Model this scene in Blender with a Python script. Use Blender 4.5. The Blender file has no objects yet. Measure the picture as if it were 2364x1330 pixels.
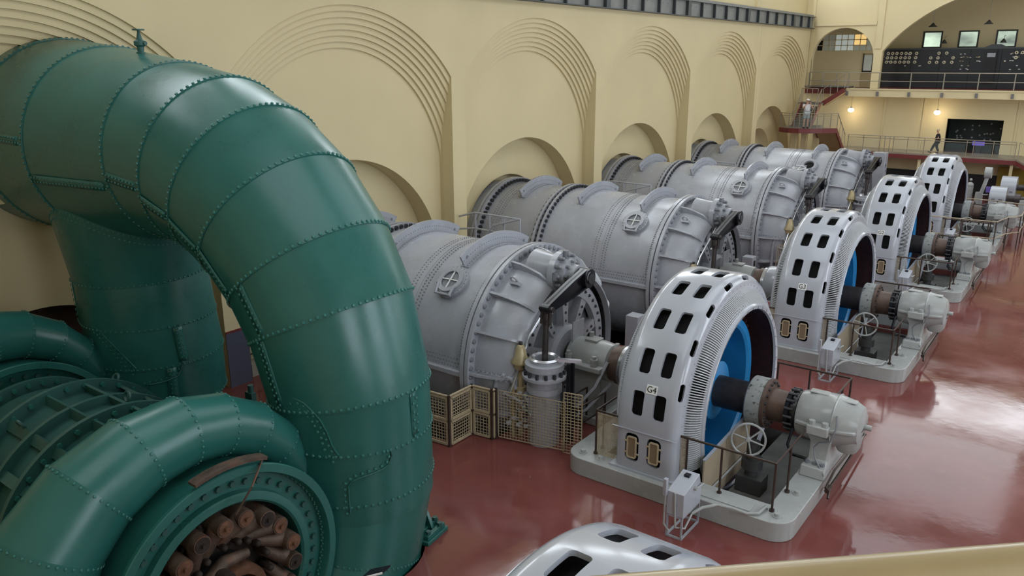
import bpy, bmesh, math, random
from mathutils import Vector, Matrix
from mathutils.geometry import tessellate_polygon
random.seed(7)
PI = math.pi
C = bpy.context.scene.collection
SC = bpy.context.scene

# ------------------------------------------------------------------ camera, world, lights, exposure
CAM = Vector((21.32, -18.75, 10.0))
YAW, PITCH, ROLL, FPX = 0.6444, 0.2775, -0.0025, 1835.5
cf = Vector((-math.sin(YAW) * math.cos(PITCH), math.cos(YAW) * math.cos(PITCH), -math.sin(PITCH)))
cr = Vector((math.cos(YAW), math.sin(YAW), 0)); cu = cr.cross(cf)
cr2 = cr * math.cos(ROLL) + cu * math.sin(ROLL); cu2 = -cr * math.sin(ROLL) + cu * math.cos(ROLL)
cd = bpy.data.cameras.new('camera'); cam = bpy.data.objects.new('camera', cd); C.objects.link(cam)
cd.sensor_width = 36.0; cd.lens = FPX / 2364 * 36.0; cd.clip_start = 0.05; cd.clip_end = 400
M3 = Matrix((cr2, cu2, -cf)).transposed(); cam.matrix_world = Matrix.Translation(CAM) @ M3.to_4x4()
SC.camera = cam

w = bpy.data.worlds.new('sky'); SC.world = w; w.use_nodes = True
bg = w.node_tree.nodes['Background']; bg.inputs[0].default_value = (0.72, 0.84, 1.0, 1); bg.inputs[1].default_value = 1.9

def area(name, loc, direc, sx, sy, power, col):
    l = bpy.data.lights.new(name, 'AREA'); l.shape = 'RECTANGLE'; l.size = sx; l.size_y = sy; l.energy = power; l.color = col
    o = bpy.data.objects.new(name, l); C.objects.link(o); o.location = loc
    o.rotation_euler = Vector(direc).to_track_quat('-Z', 'Y').to_euler(); return o
DAY = (0.84, 0.92, 1.0)
for k, y in enumerate((-15, -4, 7, 18, 29, 40)):          # tall daylight windows of the wall opposite
    area('window_daylight', (28.35, y, 8.2), (-1, 0, 0), 5.6, 8.6, 600, DAY)
for k, y in enumerate((-12, 6, 24, 42)):                     # roof lights
    area('rooflight_daylight', (14.3, y, 18.9), (0, 0, -1), 10, 14, 680, DAY)
for k, y in enumerate((-9.9, 1.1, 12.1, 23.1, 34.1, 44.5)):       # clerestory windows above the crane girder
    area('clerestory_daylight', (-0.38, y, 16.3), (1, 0, -0.3), 8.6, 4.2, 880, DAY)
area('gable_window_daylight', (14.3, 50.0, 17.0), (0, -1, -0.15), 13, 2.6, 480, DAY)
SC.view_settings.view_transform = 'Standard'; SC.view_settings.look = 'None'
SC.view_settings.exposure = 0.2; SC.view_settings.gamma = 1.0; SC.view_settings.use_curve_mapping = False

# ------------------------------------------------------------------ materials
def lin(r, g, b):
    f = lambda c: (c / 255) / 12.92 if c <= 10 else (((c / 255) + 0.055) / 1.055) ** 2.4
    return (f(r), f(g), f(b))
def pm(name, rgb, rough=0.5, metal=0.0, var=0.12, scale=2.0, bump=0.0, bscale=30.0, spec=0.5, rvar=0.0, coat=0.0, dirt=None, dscale=1.2, damt=0.35):
    m = bpy.data.materials.new(name); m.use_nodes = True; nt = m.node_tree; N = nt.nodes; L = nt.links
    b = N['Principled BSDF']; c = lin(*rgb)
    tc = N.new('ShaderNodeTexCoord'); nz = N.new('ShaderNodeTexNoise'); nz.inputs['Scale'].default_value = scale; nz.inputs['Detail'].default_value = 5
    L.new(tc.outputs['Object'], nz.inputs['Vector'])
    rp = N.new('ShaderNodeValToRGB'); rp.color_ramp.elements[0].position = 0.3; rp.color_ramp.elements[1].position = 0.7
    rp.color_ramp.elements[0].color = tuple(x * (1 - var) for x in c) + (1,); rp.color_ramp.elements[1].color = tuple(min(1, x * (1 + var)) for x in c) + (1,)
    L.new(nz.outputs['Fac'], rp.inputs['Fac']); out = rp.outputs['Color']
    if dirt:
        n2 = N.new('ShaderNodeTexNoise'); n2.inputs['Scale'].default_value = dscale; n2.inputs['Detail'].default_value = 9; n2.inputs['Roughness'].default_value = 0.65
        L.new(tc.outputs['Object'], n2.inputs['Vector'])
        r2 = N.new('ShaderNodeValToRGB'); r2.color_ramp.elements[0].position = 0.56; r2.color_ramp.elements[1].position = 0.66
        r2.color_ramp.elements[0].color = (0, 0, 0, 1); r2.color_ramp.elements[1].color = (damt,) * 3 + (1,)
        L.new(n2.outputs['Fac'], r2.inputs['Fac'])
        mx = N.new('ShaderNodeMix'); mx.data_type = 'RGBA'; mx.inputs['B'].default_value = lin(*dirt) + (1,)
        L.new(r2.outputs['Color'], mx.inputs['Factor']); L.new(out, mx.inputs['A']); out = mx.outputs['Result']
    L.new(out, b.inputs['Base Color'])
    b.inputs['Roughness'].default_value = rough; b.inputs['Metallic'].default_value = metal
    b.inputs['Specular IOR Level'].default_value = spec; b.inputs['Coat Weight'].default_value = coat; b.inputs['Coat Roughness'].default_value = 0.12
    if rvar:
        mr = N.new('ShaderNodeMapRange'); mr.inputs['To Min'].default_value = max(0.02, rough - rvar); mr.inputs['To Max'].default_value = rough + rvar
        mr.inputs['From Min'].default_value = 0.3; mr.inputs['From Max'].default_value = 0.7
        L.new(nz.outputs['Fac'], mr.inputs['Value']); L.new(mr.outputs['Result'], b.inputs['Roughness'])
    if bump:
        n3 = N.new('ShaderNodeTexNoise'); n3.inputs['Scale'].default_value = bscale; n3.inputs['Detail'].default_value = 4
        L.new(tc.outputs['Object'], n3.inputs['Vector'])
        bp = N.new('ShaderNodeBump'); bp.inputs['Strength'].default_value = bump; bp.inputs['Distance'].default_value = 0.05
        L.new(n3.outputs['Fac'], bp.inputs['Height']); L.new(bp.outputs['Normal'], b.inputs['Normal'])
    return m
def emis(name, rgb, s):
    m = bpy.data.materials.new(name); m.use_nodes = True; b = m.node_tree.nodes['Principled BSDF']
    b.inputs['Base Color'].default_value = lin(*rgb) + (1,); b.inputs['Emission Color'].default_value = lin(*rgb) + (1,); b.inputs['Emission Strength'].default_value = s
    return m
def glassm(name, rgb, alpha, rough=0.05):
    m = bpy.data.materials.new(name); m.use_nodes = True; b = m.node_tree.nodes['Principled BSDF']
    b.inputs['Base Color'].default_value = lin(*rgb) + (1,); b.inputs['Roughness'].default_value = rough; b.inputs['Alpha'].default_value = alpha
    return m
m_wall = pm('cream_wall_paint', (211, 195, 154), 0.6, var=0.04, scale=0.35, bump=0.04, bscale=12)
m_floor = pm('red_floor_paint', (116, 64, 60), 0.10, var=0.14, scale=0.6, bump=0.035, bscale=2.6, rvar=0.06, dirt=(150, 100, 94), dscale=0.7, damt=0.16)
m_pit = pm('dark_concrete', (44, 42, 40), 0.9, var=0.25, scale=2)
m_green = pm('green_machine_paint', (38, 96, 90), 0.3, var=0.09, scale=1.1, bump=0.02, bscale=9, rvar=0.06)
m_greend = pm('dull_green_machine_paint', (42, 84, 80), 0.45, var=0.12, scale=1.4)  # duller, greyer green for the chest and small fittings
m_rivg = pm('green_rivet_paint', (48, 108, 102), 0.4, var=0.05)
m_grey = pm('grey_machine_paint', (160, 162, 170), 0.26, var=0.06, scale=1.2, bump=0.015, bscale=10, rvar=0.06, dirt=(120, 116, 104), dscale=0.8, damt=0.22)
m_bolt = pm('grey_bolt_paint', (120, 122, 128), 0.4, var=0.15, scale=8)
m_boltd = pm('dark_bolt', (62, 62, 66), 0.45, metal=0.3, var=0.2, scale=8)
m_white = pm('white_grey_machine_enamel', (168, 171, 180), 0.2, var=0.025, scale=1.4, coat=0.3)
m_base = pm('pale_grey_base_enamel', (160, 162, 161), 0.25, var=0.05, scale=1.6, rvar=0.05, dirt=(140, 134, 124), damt=0.25)
m_grill = pm('white_grill_paint', (188, 190, 194), 0.35, var=0.05)
m_dark = pm('recess_shade_black', (12, 12, 13), 0.9, var=0.2)  # near-black colour stands in for shade in gaps and cavities; also dark panes
m_stator = pm('dark_red_stator_varnish', (48, 20, 18), 0.6, var=0.4, scale=6)
m_blue = pm('blue_rotor_paint', (40, 130, 190), 0.3, var=0.08, scale=2)
m_shaft = pm('worn_brown_steel_shaft', (74, 68, 68), 0.42, metal=0.5, var=0.25, scale=5)
m_brown = pm('brown_oxide_steel', (96, 78, 70), 0.45, metal=0.4, var=0.2, scale=5)
m_mottle = pm('chipped_black_grey_paint', (150, 152, 150), 0.5, var=0.1, scale=5, dirt=(30, 30, 30), dscale=9, damt=0.95)
m_black = pm('black_gloss_paint', (26, 26, 32), 0.28, var=0.2, scale=4)
m_steel = pm('polished_steel', (190, 190, 195), 0.25, metal=0.9, var=0.1)
m_rail = pm('dark_bronze_rail', (70, 58, 52), 0.4, metal=0.5, var=0.2, scale=6)
m_railg = pm('grey_gallery_rail', (150, 142, 128), 0.4, metal=0.3, var=0.1)
m_mesh = pm('tan_wire_mesh_paint', (176, 160, 132), 0.5, var=0.1, scale=5)
m_tan = pm('tan_panel_paint', (168, 152, 130), 0.5, var=0.06)
m_rust = pm('rusty_brown_iron', (92, 76, 66), 0.6, metal=0.35, var=0.35, scale=5, bump=0.2, bscale=20, dirt=(112, 66, 44), dscale=3, damt=0.8)
m_rusto = pm('orange_rust_iron', (108, 76, 58), 0.65, metal=0.3, var=0.35, scale=6, bump=0.2, bscale=22)
m_rustd = pm('dark_rusty_iron', (48, 40, 36), 0.7, metal=0.3, var=0.4, scale=7, bump=0.2, bscale=20)
m_brass = pm('aged_cream_brass', (176, 160, 124), 0.35, metal=0.2, var=0.12, scale=5)
m_maroon = pm('maroon_steel_paint', (112, 48, 48), 0.4, var=0.06)
m_girder = pm('grey_girder_paint', (124, 125, 122), 0.5, var=0.15, scale=1.5)
m_girdd = pm('dark_girder_edge', (66, 70, 72), 0.5, var=0.1)
m_panel = pm('black_slate_switchboard', (24, 27, 34), 0.35, var=0.25, scale=1.5)
m_gauge = pm('ivory_gauge_face', (214, 204, 176), 0.4, var=0.05)
m_ivory = pm('white_enamel_plate', (226, 226, 224), 0.4, var=0.03)
m_ink = pm('black_ink', (20, 20, 22), 0.6, var=0.05)
m_frame = pm('dark_window_frame', (40, 38, 34), 0.5, var=0.1)
m_dado = pm('blue_grey_dado_paint', (78, 80, 98), 0.5, var=0.05)
m_navy = pm('black_dado_paint', (24, 24, 28), 0.5, var=0.1)
m_lamp = emis('lit_lamp_glass', (255, 240, 205), 9.0)
m_shade = pm('dark_enamel_lamp_shade', (60, 62, 60), 0.35, var=0.1)
m_frgl = pm('flat_cream_stairs_underside', (168, 150, 110), 0.6, var=0.05)
m_glassy = glassm('clear_balustrade_glass', (150, 165, 165), 0.09)
m_winglass = glassm('window_glass', (220, 230, 230), 0.12)
m_steelg = pm('grey_steel_tread', (112, 108, 106), 0.5, var=0.1)
m_hill = pm('hillside_scrub', (150, 158, 132), 0.9, var=0.75, scale=0.35)
m_pale = pm('frosted_lattice_glass', (205, 210, 200), 0.3, var=0.08)
m_palelit = emis('backlit_pane', (190, 200, 196), 0.35)
m_warm = emis('warm_lit_pane', (236, 200, 130), 0.7)
m_orange = pm('orange_primer', (196, 92, 52), 0.5, var=0.15, scale=4)
m_skin = pm('skin', (196, 150, 126), 0.55, var=0.05)
m_hair = pm('grey_fair_hair', (186, 168, 136), 0.7, var=0.15, scale=30)
m_tee = pm('black_t_shirt', (28, 26, 34), 0.8, var=0.1)
m_trou = pm('dark_trousers', (36, 32, 40), 0.8, var=0.1)
m_wtee = pm('white_t_shirt', (206, 204, 206), 0.8, var=0.05)
m_short = pm('pale_blue_shorts', (168, 182, 186), 0.8, var=0.05)
m_cap = pm('white_cap', (214, 212, 208), 0.8, var=0.05)
m_shoe = pm('dark_shoes', (40, 34, 40), 0.6, var=0.1)
m_beige = pm('cream_handrail_enamel', (198, 178, 138), 0.28, var=0.06, scale=8, coat=0.3)
m_lilac = pm('lilac_plastic', (120, 104, 190), 0.4, var=0.05)
m_yellow = pm('yellow_paint', (150, 128, 40), 0.5, var=0.1)

# ------------------------------------------------------------------ mesh builder
LOC = {}
class MB:
    def __init__(s): s.v = []; s.f = []
    def add(s, vs, fs):
        n = len(s.v); s.v += [tuple(p) for p in vs]; s.f += [tuple(i + n for i in f) for f in fs]; return s
    def box(s, x0, x1, y0, y1, z0, z1):
        vs = [(x, y, z) for x in (x0, x1) for y in (y0, y1) for z in (z0, z1)]
        return s.add(vs, [(0, 1, 3, 2), (4, 6, 7, 5), (0, 4, 5, 1), (2, 3, 7, 6), (0, 2, 6, 4), (1, 5, 7, 3)])
    def obox(s, c, size, R):
        c = Vector(c); h = [d / 2 for d in size]
        vs = [c + R @ Vector((a * h[0], b * h[1], d * h[2])) for a in (-1, 1) for b in (-1, 1) for d in (-1, 1)]
        return s.add(vs, [(0, 1, 3, 2), (4, 6, 7, 5), (0, 4, 5, 1), (2, 3, 7, 6), (0, 2, 6, 4), (1, 5, 7, 3)])
    def beam(s, p0, p1, wd, hg):
        p0, p1 = Vector(p0), Vector(p1); d = p1 - p0; q = d.to_track_quat('X', 'Z').to_matrix()
        return s.obox((p0 + p1) / 2, (d.length, wd, hg), q)
    def cyl(s, p0, p1, r0, r1=None, n=20, caps=True):
        p0, p1 = Vector(p0), Vector(p1); r1 = r0 if r1 is None else r1
        q = (p1 - p0).to_track_quat('Z', 'Y').to_matrix()
        a = [q @ Vector((math.cos(2 * PI * i / n), math.sin(2 * PI * i / n), 0)) for i in range(n)]
        vs = [p0 + u * r0 for u in a] + [p1 + u * r1 for u in a]
        fs = [(i, (i + 1) % n, n + (i + 1) % n, n + i) for i in range(n)]
        if caps: fs += [tuple(range(n - 1, -1, -1)), tuple(range(n, 2 * n))]
        return s.add(vs, fs)
    def lathe(s, prof, org, axis='x', n=48, a0=0.0, a1=2 * PI, close=False):
        """prof: (t, r) along the axis; angle 0 = -y (axis x) or +x (axis z)"""
        o = Vector(org); full = abs(a1 - a0 - 2 * PI) < 1e-6; m = n if full else n + 1; vs = []; fs = []
        for i in range(m):
            a = a0 + (a1 - a0) * i / n
            for t, r in prof:
                if axis == 'x': p = Vector((t, -r * math.cos(a), r * math.sin(a)))
                elif axis == 'z': p = Vector((r * math.cos(a), r * math.sin(a), t))
                else: p = Vector((r * math.cos(a), t, r * math.sin(a)))
                vs.append(o + p)
        k = len(prof); seg = k if close else k - 1
        for i in range(n):
            j = (i + 1) % m
            for t in range(seg):
                u = (t + 1) % k; fs.append((i * k + t, i * k + u, j * k + u, j * k + t))
        if not full and close: fs += [tuple(range(k)), tuple(range((m - 1) * k + k - 1, (m - 1) * k - 1, -1))]
        return s.add(vs, fs)
    def tube(s, pts, r, n=8, rs=None, caps=True):
        pts = [Vector(p) for p in pts]; k = len(pts); vs = []; fs = []; up = None
        for i, p in enumerate(pts):
            d = (pts[min(i + 1, k - 1)] - pts[max(i - 1, 0)]).normalized()
            if up is None: up = Vector((0, 0, 1)) if abs(d.z) < 0.9 else Vector((1, 0, 0))
            a = d.cross(up).normalized(); b = a.cross(d).normalized(); up = b; rr = rs[i] if rs else r
            vs += [p + (a * math.cos(2 * PI * j / n) + b * math.sin(2 * PI * j / n)) * rr for j in range(n)]
        for i in range(k - 1):
            fs += [(i * n + j, i * n + (j + 1) % n, (i + 1) * n + (j + 1) % n, (i + 1) * n + j) for j in range(n)]
        if caps: fs += [tuple(range(n - 1, -1, -1)), tuple(range((k - 1) * n, k * n))]
        return s.add(vs, fs)
    def rivet(s, p, nr, r, n=6, h=0.75):
        p = Vector(p); q = Vector(nr).to_track_quat('Z', 'Y').to_matrix(); vs = []
        for rr, z in ((r, 0), (r * 0.75, r * h * 0.66)):
            vs += [p + q @ Vector((rr * math.cos(2 * PI * i / n), rr * math.sin(2 * PI * i / n), z)) for i in range(n)]
        vs.append(p + q @ Vector((0, 0, r * h)))
        fs = [(i, (i + 1) % n, n + (i + 1) % n, n + i) for i in range(n)] + [(n + i, n + (i + 1) % n, 2 * n) for i in range(n)]
        return s.add(vs, fs)
    def bolt(s, p, nr, r, h):
        p = Vector(p); return s.cyl(p, p + Vector(nr).normalized() * h, r, r, 6)
    def plate(s, poly, holes, fn, d0, d1):
        """polygon (a,b) with holes, extruded from d0 to d1; fn(a,b,d)->point"""
        loops = [[Vector((a, b, 0)) for a, b in poly]] + [[Vector((a, b, 0)) for a, b in h] for h in holes]
        tri = tessellate_polygon(loops); flat = [p for l in loops for p in l]; n = len(flat)
        vs = [fn(p.x, p.y, d0) for p in flat] + [fn(p.x, p.y, d1) for p in flat]
        fs = [tuple(t) for t in tri] + [tuple(n + i for i in reversed(t)) for t in tri]; k = 0
        for l in loops:
            m = len(l); fs += [(k + i, k + (i + 1) % m, n + k + (i + 1) % m, n + k + i) for i in range(m)]; k += m
        return s.add(vs, fs)
    def sphere(s, c, r, n=16, m=10, sc=(1, 1, 1)):
        c = Vector(c); vs = []; fs = []
        for i in range(m + 1):
            t = PI * i / m
            for j in range(n):
                a = 2 * PI * j / n; vs.append(c + Vector((r * math.sin(t) * math.cos(a) * sc[0], r * math.sin(t) * math.sin(a) * sc[1], r * math.cos(t) * sc[2])))
        for i in range(m): fs += [(i * n + j, i * n + (j + 1) % n, (i + 1) * n + (j + 1) % n, (i + 1) * n + j) for j in range(n)]
        return s.add(vs, fs)
    def data(s, name, off=Vector((0, 0, 0)), smooth=True, ang=38):
        me = bpy.data.meshes.new(name); me.from_pydata([tuple(Vector(p) - off) for p in s.v], [], s.f); me.validate()
        bm = bmesh.new(); bm.from_mesh(me); bmesh.ops.recalc_face_normals(bm, faces=bm.faces); bm.to_mesh(me); bm.free()
        if smooth:
            me.polygons.foreach_set('use_smooth', [True] * len(me.polygons)); me.set_sharp_from_angle(angle=math.radians(ang))
        return me
    def build(s, name, mat, parent=None, stuff=False, label=None, smooth=True, bevel=0.0, ang=38, loc=None):
        off = LOC.get(parent.name, Vector((0, 0, 0))) if parent else Vector(loc or (0, 0, 0))
        me = s.data(name, off, smooth, ang); me.materials.append(mat)
        o = bpy.data.objects.new(name, me); C.objects.link(o)
        if parent: o.parent = parent; LOC[o.name] = off
        else: o.location = off; LOC[o.name] = off
        if stuff: o['kind'] = 'stuff'
        if label: o['label'] = label
        if bevel:
            b = o.modifiers.new('bevel', 'BEVEL'); b.width = bevel; b.segments = 2; b.limit_method = 'ANGLE'; b.angle_limit = math.radians(50)
        return o
def thing(name, label, cat, loc=(0, 0, 0), group=None):
    o = bpy.data.objects.new(name, None); C.objects.link(o); o.location = loc; o.empty_display_size = 0.3
    o['label'] = label; o['category'] = cat
    if group: o['group'] = group
    LOC[o.name] = Vector(loc); return o
def tag(o, label, cat, group=None):
    o['label'] = label; o['category'] = cat
    if group: o['group'] = group
    return o
def struct(mb, name, mat, parent=None, **k):
    o = mb.build(name, mat, parent, **k)
    if not parent: o['kind'] = 'structure'
    return o
def copy_tree(o, parent=None):
    c = o.copy(); C.objects.link(c); LOC[c.name] = LOC.get(o.name, Vector((0, 0, 0)))
    if parent: c.parent = parent
    for ch in list(o.children): copy_tree(ch, c)
    return c
def arc(cx, cy, r, a0, a1, n): return [(cx + r * math.cos(a0 + (a1 - a0) * i / n), cy + r * math.sin(a0 + (a1 - a0) * i / n)) for i in range(n + 1)]
def rrect(cx, cy, w_, h_, r, n=4):
    p = []
    for sx, sy, a in ((1, 1, 0), (-1, 1, PI / 2), (-1, -1, PI), (1, -1, 3 * PI / 2)):
        p += arc(cx + sx * (w_ / 2 - r), cy + sy * (h_ / 2 - r), r, a, a + PI / 2, n)
    return p
def text_mesh(name, s, size, mat, parent, fn):
    cu_ = bpy.data.curves.new('t', 'FONT'); cu_.body = s; cu_.size = size; cu_.align_x = 'CENTER'; cu_.align_y = 'CENTER'; cu_.extrude = 0.002
    to = bpy.data.objects.new('t', cu_); C.objects.link(to); dg = bpy.context.evaluated_depsgraph_get()
    me = bpy.data.meshes.new_from_object(to.evaluated_get(dg)); bpy.data.objects.remove(to)
    off = LOC.get(parent.name, Vector((0, 0, 0)))
    for v in me.vertices: v.co = Vector(fn(v.co.x, v.co.y, v.co.z)) - off
    me.materials.clear(); me.materials.append(mat); me.name = name
    o = bpy.data.objects.new(name, me); C.objects.link(o); o.parent = parent; LOC[o.name] = off; return o
X_ = lambda a, b, d: (d, a, b)        # plate in the y-z plane, depth along x
Y_ = lambda a, b, d: (a, d, b)        # plate in the x-z plane
Z_ = lambda a, b, d: (a, b, d)        # plate in the x-y plane
UY = [0, 11, 22, 33]
def repeat_part(name, mb, mat, parent, pts):     # many alike small parts sharing one mesh
    me = mb.data(name); me.materials.append(mat); off = LOC[parent.name]
    for p in pts:
        o = bpy.data.objects.new(name, me); C.objects.link(o); o.parent = parent; o.location = Vector(p) - off; LOC[o.name] = off
AX = 1.6
# ------------------------------------------------------------------ the hall
YC = [y + 0.58 for y in (-22, -11, 0, 11, 22, 33)] + [44.6]
mb = MB(); holes = []
for y in UY:
    yl = y - 4.0 if y == 0 else y - 5.4
    holes.append([(-1.5, yl), (8.25, yl), (8.25, y - 3.1), (8.95, y - 3.0), (8.95, y + 3.1), (-1.5, y + 3.5)])
    holes.append([(11.9, y - 2.6), (16.4, y - 2.6), (16.4, y + 2.6), (11.9, y + 2.6)])
holes.append([(-1.5, -18.0), (11.25, -18.0), (11.25, -9.1)] + arc(9.68, -8.98, 1.56, 0, PI / 2, 10) + [(9.0, -7.3), (3.6, -7.0), (-1.5, -7.0)])
mb.plate([(-1.7, -24), (28.6, -24), (28.6, 52), (-1.7, 52)], holes, Z_, 0.0, -0.25)
floor = struct(mb, 'floor', m_floor, smooth=False)
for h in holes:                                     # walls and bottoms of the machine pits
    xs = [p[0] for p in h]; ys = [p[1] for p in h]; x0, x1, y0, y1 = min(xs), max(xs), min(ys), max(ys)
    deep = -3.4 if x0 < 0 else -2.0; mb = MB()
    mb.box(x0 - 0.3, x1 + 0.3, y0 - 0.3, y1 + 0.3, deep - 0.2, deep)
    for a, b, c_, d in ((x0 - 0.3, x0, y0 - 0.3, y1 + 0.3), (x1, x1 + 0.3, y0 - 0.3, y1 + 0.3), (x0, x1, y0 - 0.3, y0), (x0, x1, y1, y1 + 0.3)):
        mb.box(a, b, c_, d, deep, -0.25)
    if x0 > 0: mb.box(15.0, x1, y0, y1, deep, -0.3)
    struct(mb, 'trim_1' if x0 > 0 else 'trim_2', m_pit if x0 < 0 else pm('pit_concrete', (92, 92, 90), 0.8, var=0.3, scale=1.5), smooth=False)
# left wall: every bay is an arch of eight recessed rings, a sunk panel and a niche round the machine axis
W_, ZC, NR = 5.1, 5.28, 8
DEP = 0.73; RK = [6.57 - k * (6.57 - 5.2) / (NR - 1) for k in range(NR)]
def outline(yc, r):
    th = math.acos(min(1, W_ / r)); return [(yc - W_, -3.2)] + [(yc + r * math.cos(a), ZC + r * math.sin(a)) for a in [PI - th - (PI - 2 * th) * i / 56 for i in range(57)]] + [(yc + W_, -3.2)]
wall = None
for bi, yc in enumerate(YC):
    y0, y1 = yc - 5.5, yc + 5.5
    for k, r in enumerate(RK):
        mb = MB(); o = outline(yc, r)
        if bi == 6: o = [p for p in o]
        mb.plate([(y0, -3.2)] + o + [(y1, -3.2), (y1, 12.6), (y0, 12.6)], [], X_, -DEP * k / NR, -DEP * (k + 1) / NR)
        if wall is None: wall = struct(mb, 'wall_left', m_wall, ang=25)
        else: mb.build('arch_ring', m_wall, wall, ang=25)
    mb = MB()
    nic = [(yc - 5.0, -3.2)] + [(yc + 5.0 * math.cos(a), AX + 5.0 * math.sin(a)) for a in [PI - PI * i / 48 for i in range(49)]] + [(yc + 5.0, -3.2)]
    mb.plate([(y0, -3.2)] + nic + [(y1, -3.2), (y1, 12.6), (y0, 12.6)], [], X_, -DEP, -1.6)
    mb.build('arch_panel', m_wall, wall, ang=25)
    mb = MB(); yh = yc - 0.2
    if bi == 1: nic2 = [(-13.15, -3.2)] + arc(-9.85, 0.2, 3.3, PI, 0, 40) + [(-6.55, -3.2)]
    else: nic2 = [(yh - 3.25, -3.2)] + arc(yh, AX, 3.25, PI, 0, 40) + [(yh + 3.25, -3.2)]
    mb.plate([(y0, -3.2)] + nic2 + [(y1, -3.2), (y1, 8), (y0, 8)], [], X_, -1.6, -2.3)
    mb.build('niche_back', m_wall, wall, ang=25)
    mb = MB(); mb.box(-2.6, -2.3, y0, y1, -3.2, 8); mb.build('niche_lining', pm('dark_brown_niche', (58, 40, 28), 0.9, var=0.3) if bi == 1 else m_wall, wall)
mb = MB(); mb.box(-0.9, -0.45, -24, 52, 13.3, 19); mb.box(-0.9, 0, -24, 52, 12.58, 12.62)
struct(mb, 'wall_left', m_wall, smooth=False)
for i, yc in enumerate(YC):
    mb = MB(); mb.box(-0.5, -0.3, yc - 5.9, yc - 5.1, 13.4, 19); mb.build('pilaster', m_wall, bpy.data.objects['wall_left.001'], smooth=False)
    mb = MB()
    mb.box(0, 0.03, yc + W_, yc + W_ + 0.8, 0, 1.8); mb.build('dado', m_dado, wall, smooth=False)
    mb = MB(); mb.box(0, 0.035, yc + W_, yc + W_ + 0.8, 1.8, 1.87); mb.build('dado_line', m_maroon, wall, smooth=False)
nb = thing('niche_railing', 'small dark railing on a concrete kerb by the pier between the green pipe legs', 'railing', (-0.5, -4.0, 0))
mb = MB(); mb.box(-0.7, -0.2, -4.35, -3.5, 0, 0.42); mb.build('kerb', pm('pale_concrete', (150, 144, 132), 0.8, var=.1), nb, smooth=False)
mb = MB()
for z in (0.7, 1.05): mb.tube([(-0.45, -4.3, z), (-0.45, -3.5, z)], .03, 6)
for k in range(4): mb.tube([(-0.45, -4.25 + .24 * k, .42), (-0.45, -4.25 + .24 * k, 1.08)], .025, 6)
mb.build('rail_frame', m_rail, nb)
# crane runway girder along the left wall
gd = thing('crane_girder', 'grey riveted crane runway girder along the top of the cream arched wall', 'girder', (0.2, 15, 12.5))
mb = MB(); mb.box(0.0, 0.12, -22, 50.1, 12.52, 13.36); mb.build('web_plate', m_girder, gd, smooth=False)
mb = MB(); mb.box(0.0, 0.34, -22, 50.1, 12.5, 12.54); mb.build('bottom_flange', m_girdd, gd, smooth=False)
mb = MB(); mb.box(0.0, 0.36, -22, 50.1, 13.36, 13.42); mb.build('top_flange', m_girder, gd, smooth=False)
mb = MB(); mb.box(0.02, 0.16, -22, 50.1, 13.42, 13.55); mb.build('crane_rail', m_girder, gd, smooth=False)
st0 = None
for k in range(38):
    y = -20 + k * 1.86; wd = 0.2 if k % 5 == 0 else 0.05
    mb = MB(); mb.box(0.12, 0.30, y - wd, y + wd, 12.54, 13.36); mb.build('stiffener', m_girdd, gd, smooth=False)
mb = MB()
for k in range(38):
    for q in (0.6, 1.2):
        mb.rivet((0.12, -20 + k * 1.86 + q, 13.1), (1, 0, 0), 0.025)
mb.build('rivet_row', m_girdd, gd, stuff=True)
# end wall with a small arch, a great arch and the galleries
EY = 50.26; HX = 14.3
sm = lambda cx: [(cx - 2.375, 7.86)] + arc(cx, 10.14, 2.375, PI, 0, 30) + [(cx + 2.375, 7.86)]
th = math.acos(8.7 / 10.78); big = [(5.6, 7.86)] + arc(HX, 4.31, 10.78, PI - th, th, 60) + [(23.0, 7.86)]
mb = MB(); mb.plate([(-0.7, 7.86)] + sm(2.625) + big + sm(2 * HX - 2.625) + [(29, 7.86), (29, 19), (-0.7, 19)], [], Y_, EY, EY + 0.55)
wend = struct(mb, 'wall_end', m_wall, ang=25)
for x0, x1, z0, z1, d in ((0.0, 0.25, 7.86, 19, 0.1), (5.02, 5.5, 10.9, 19, 0.07), (0.3, 5.0, 12.68, 12.98, 0.1)):
    mb = MB(); mb.box(x0, x1, EY - d, EY + 0.1, z0, z1); mb.build('pilaster' if z1 > 18 else 'ledge', m_wall, wend, smooth=False)
mb = MB(); mb.plate([(-0.7, -0.2), (29, -0.2), (29, 7.6), (-0.7, 7.6)], [[(10.66, 3.05), (14.42, 3.05), (14.42, 5.70), (10.66, 5.70)]], Y_, 51.3, 51.6)
wlow = struct(mb, 'wall_end', m_wall, smooth=False)
mb = MB(); mb.box(6.3, 28.6, 51.24, 51.3, 0, 1.62); mb.build('dado', m_navy, wlow, smooth=False)
for x in (6.0, 8.9, 15.2): mb = MB(); mb.box(x, x + 0.12, 51.24, 51.3, 3.1, 7.3); mb.build('pilaster', m_wall, wlow, smooth=False)
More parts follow.
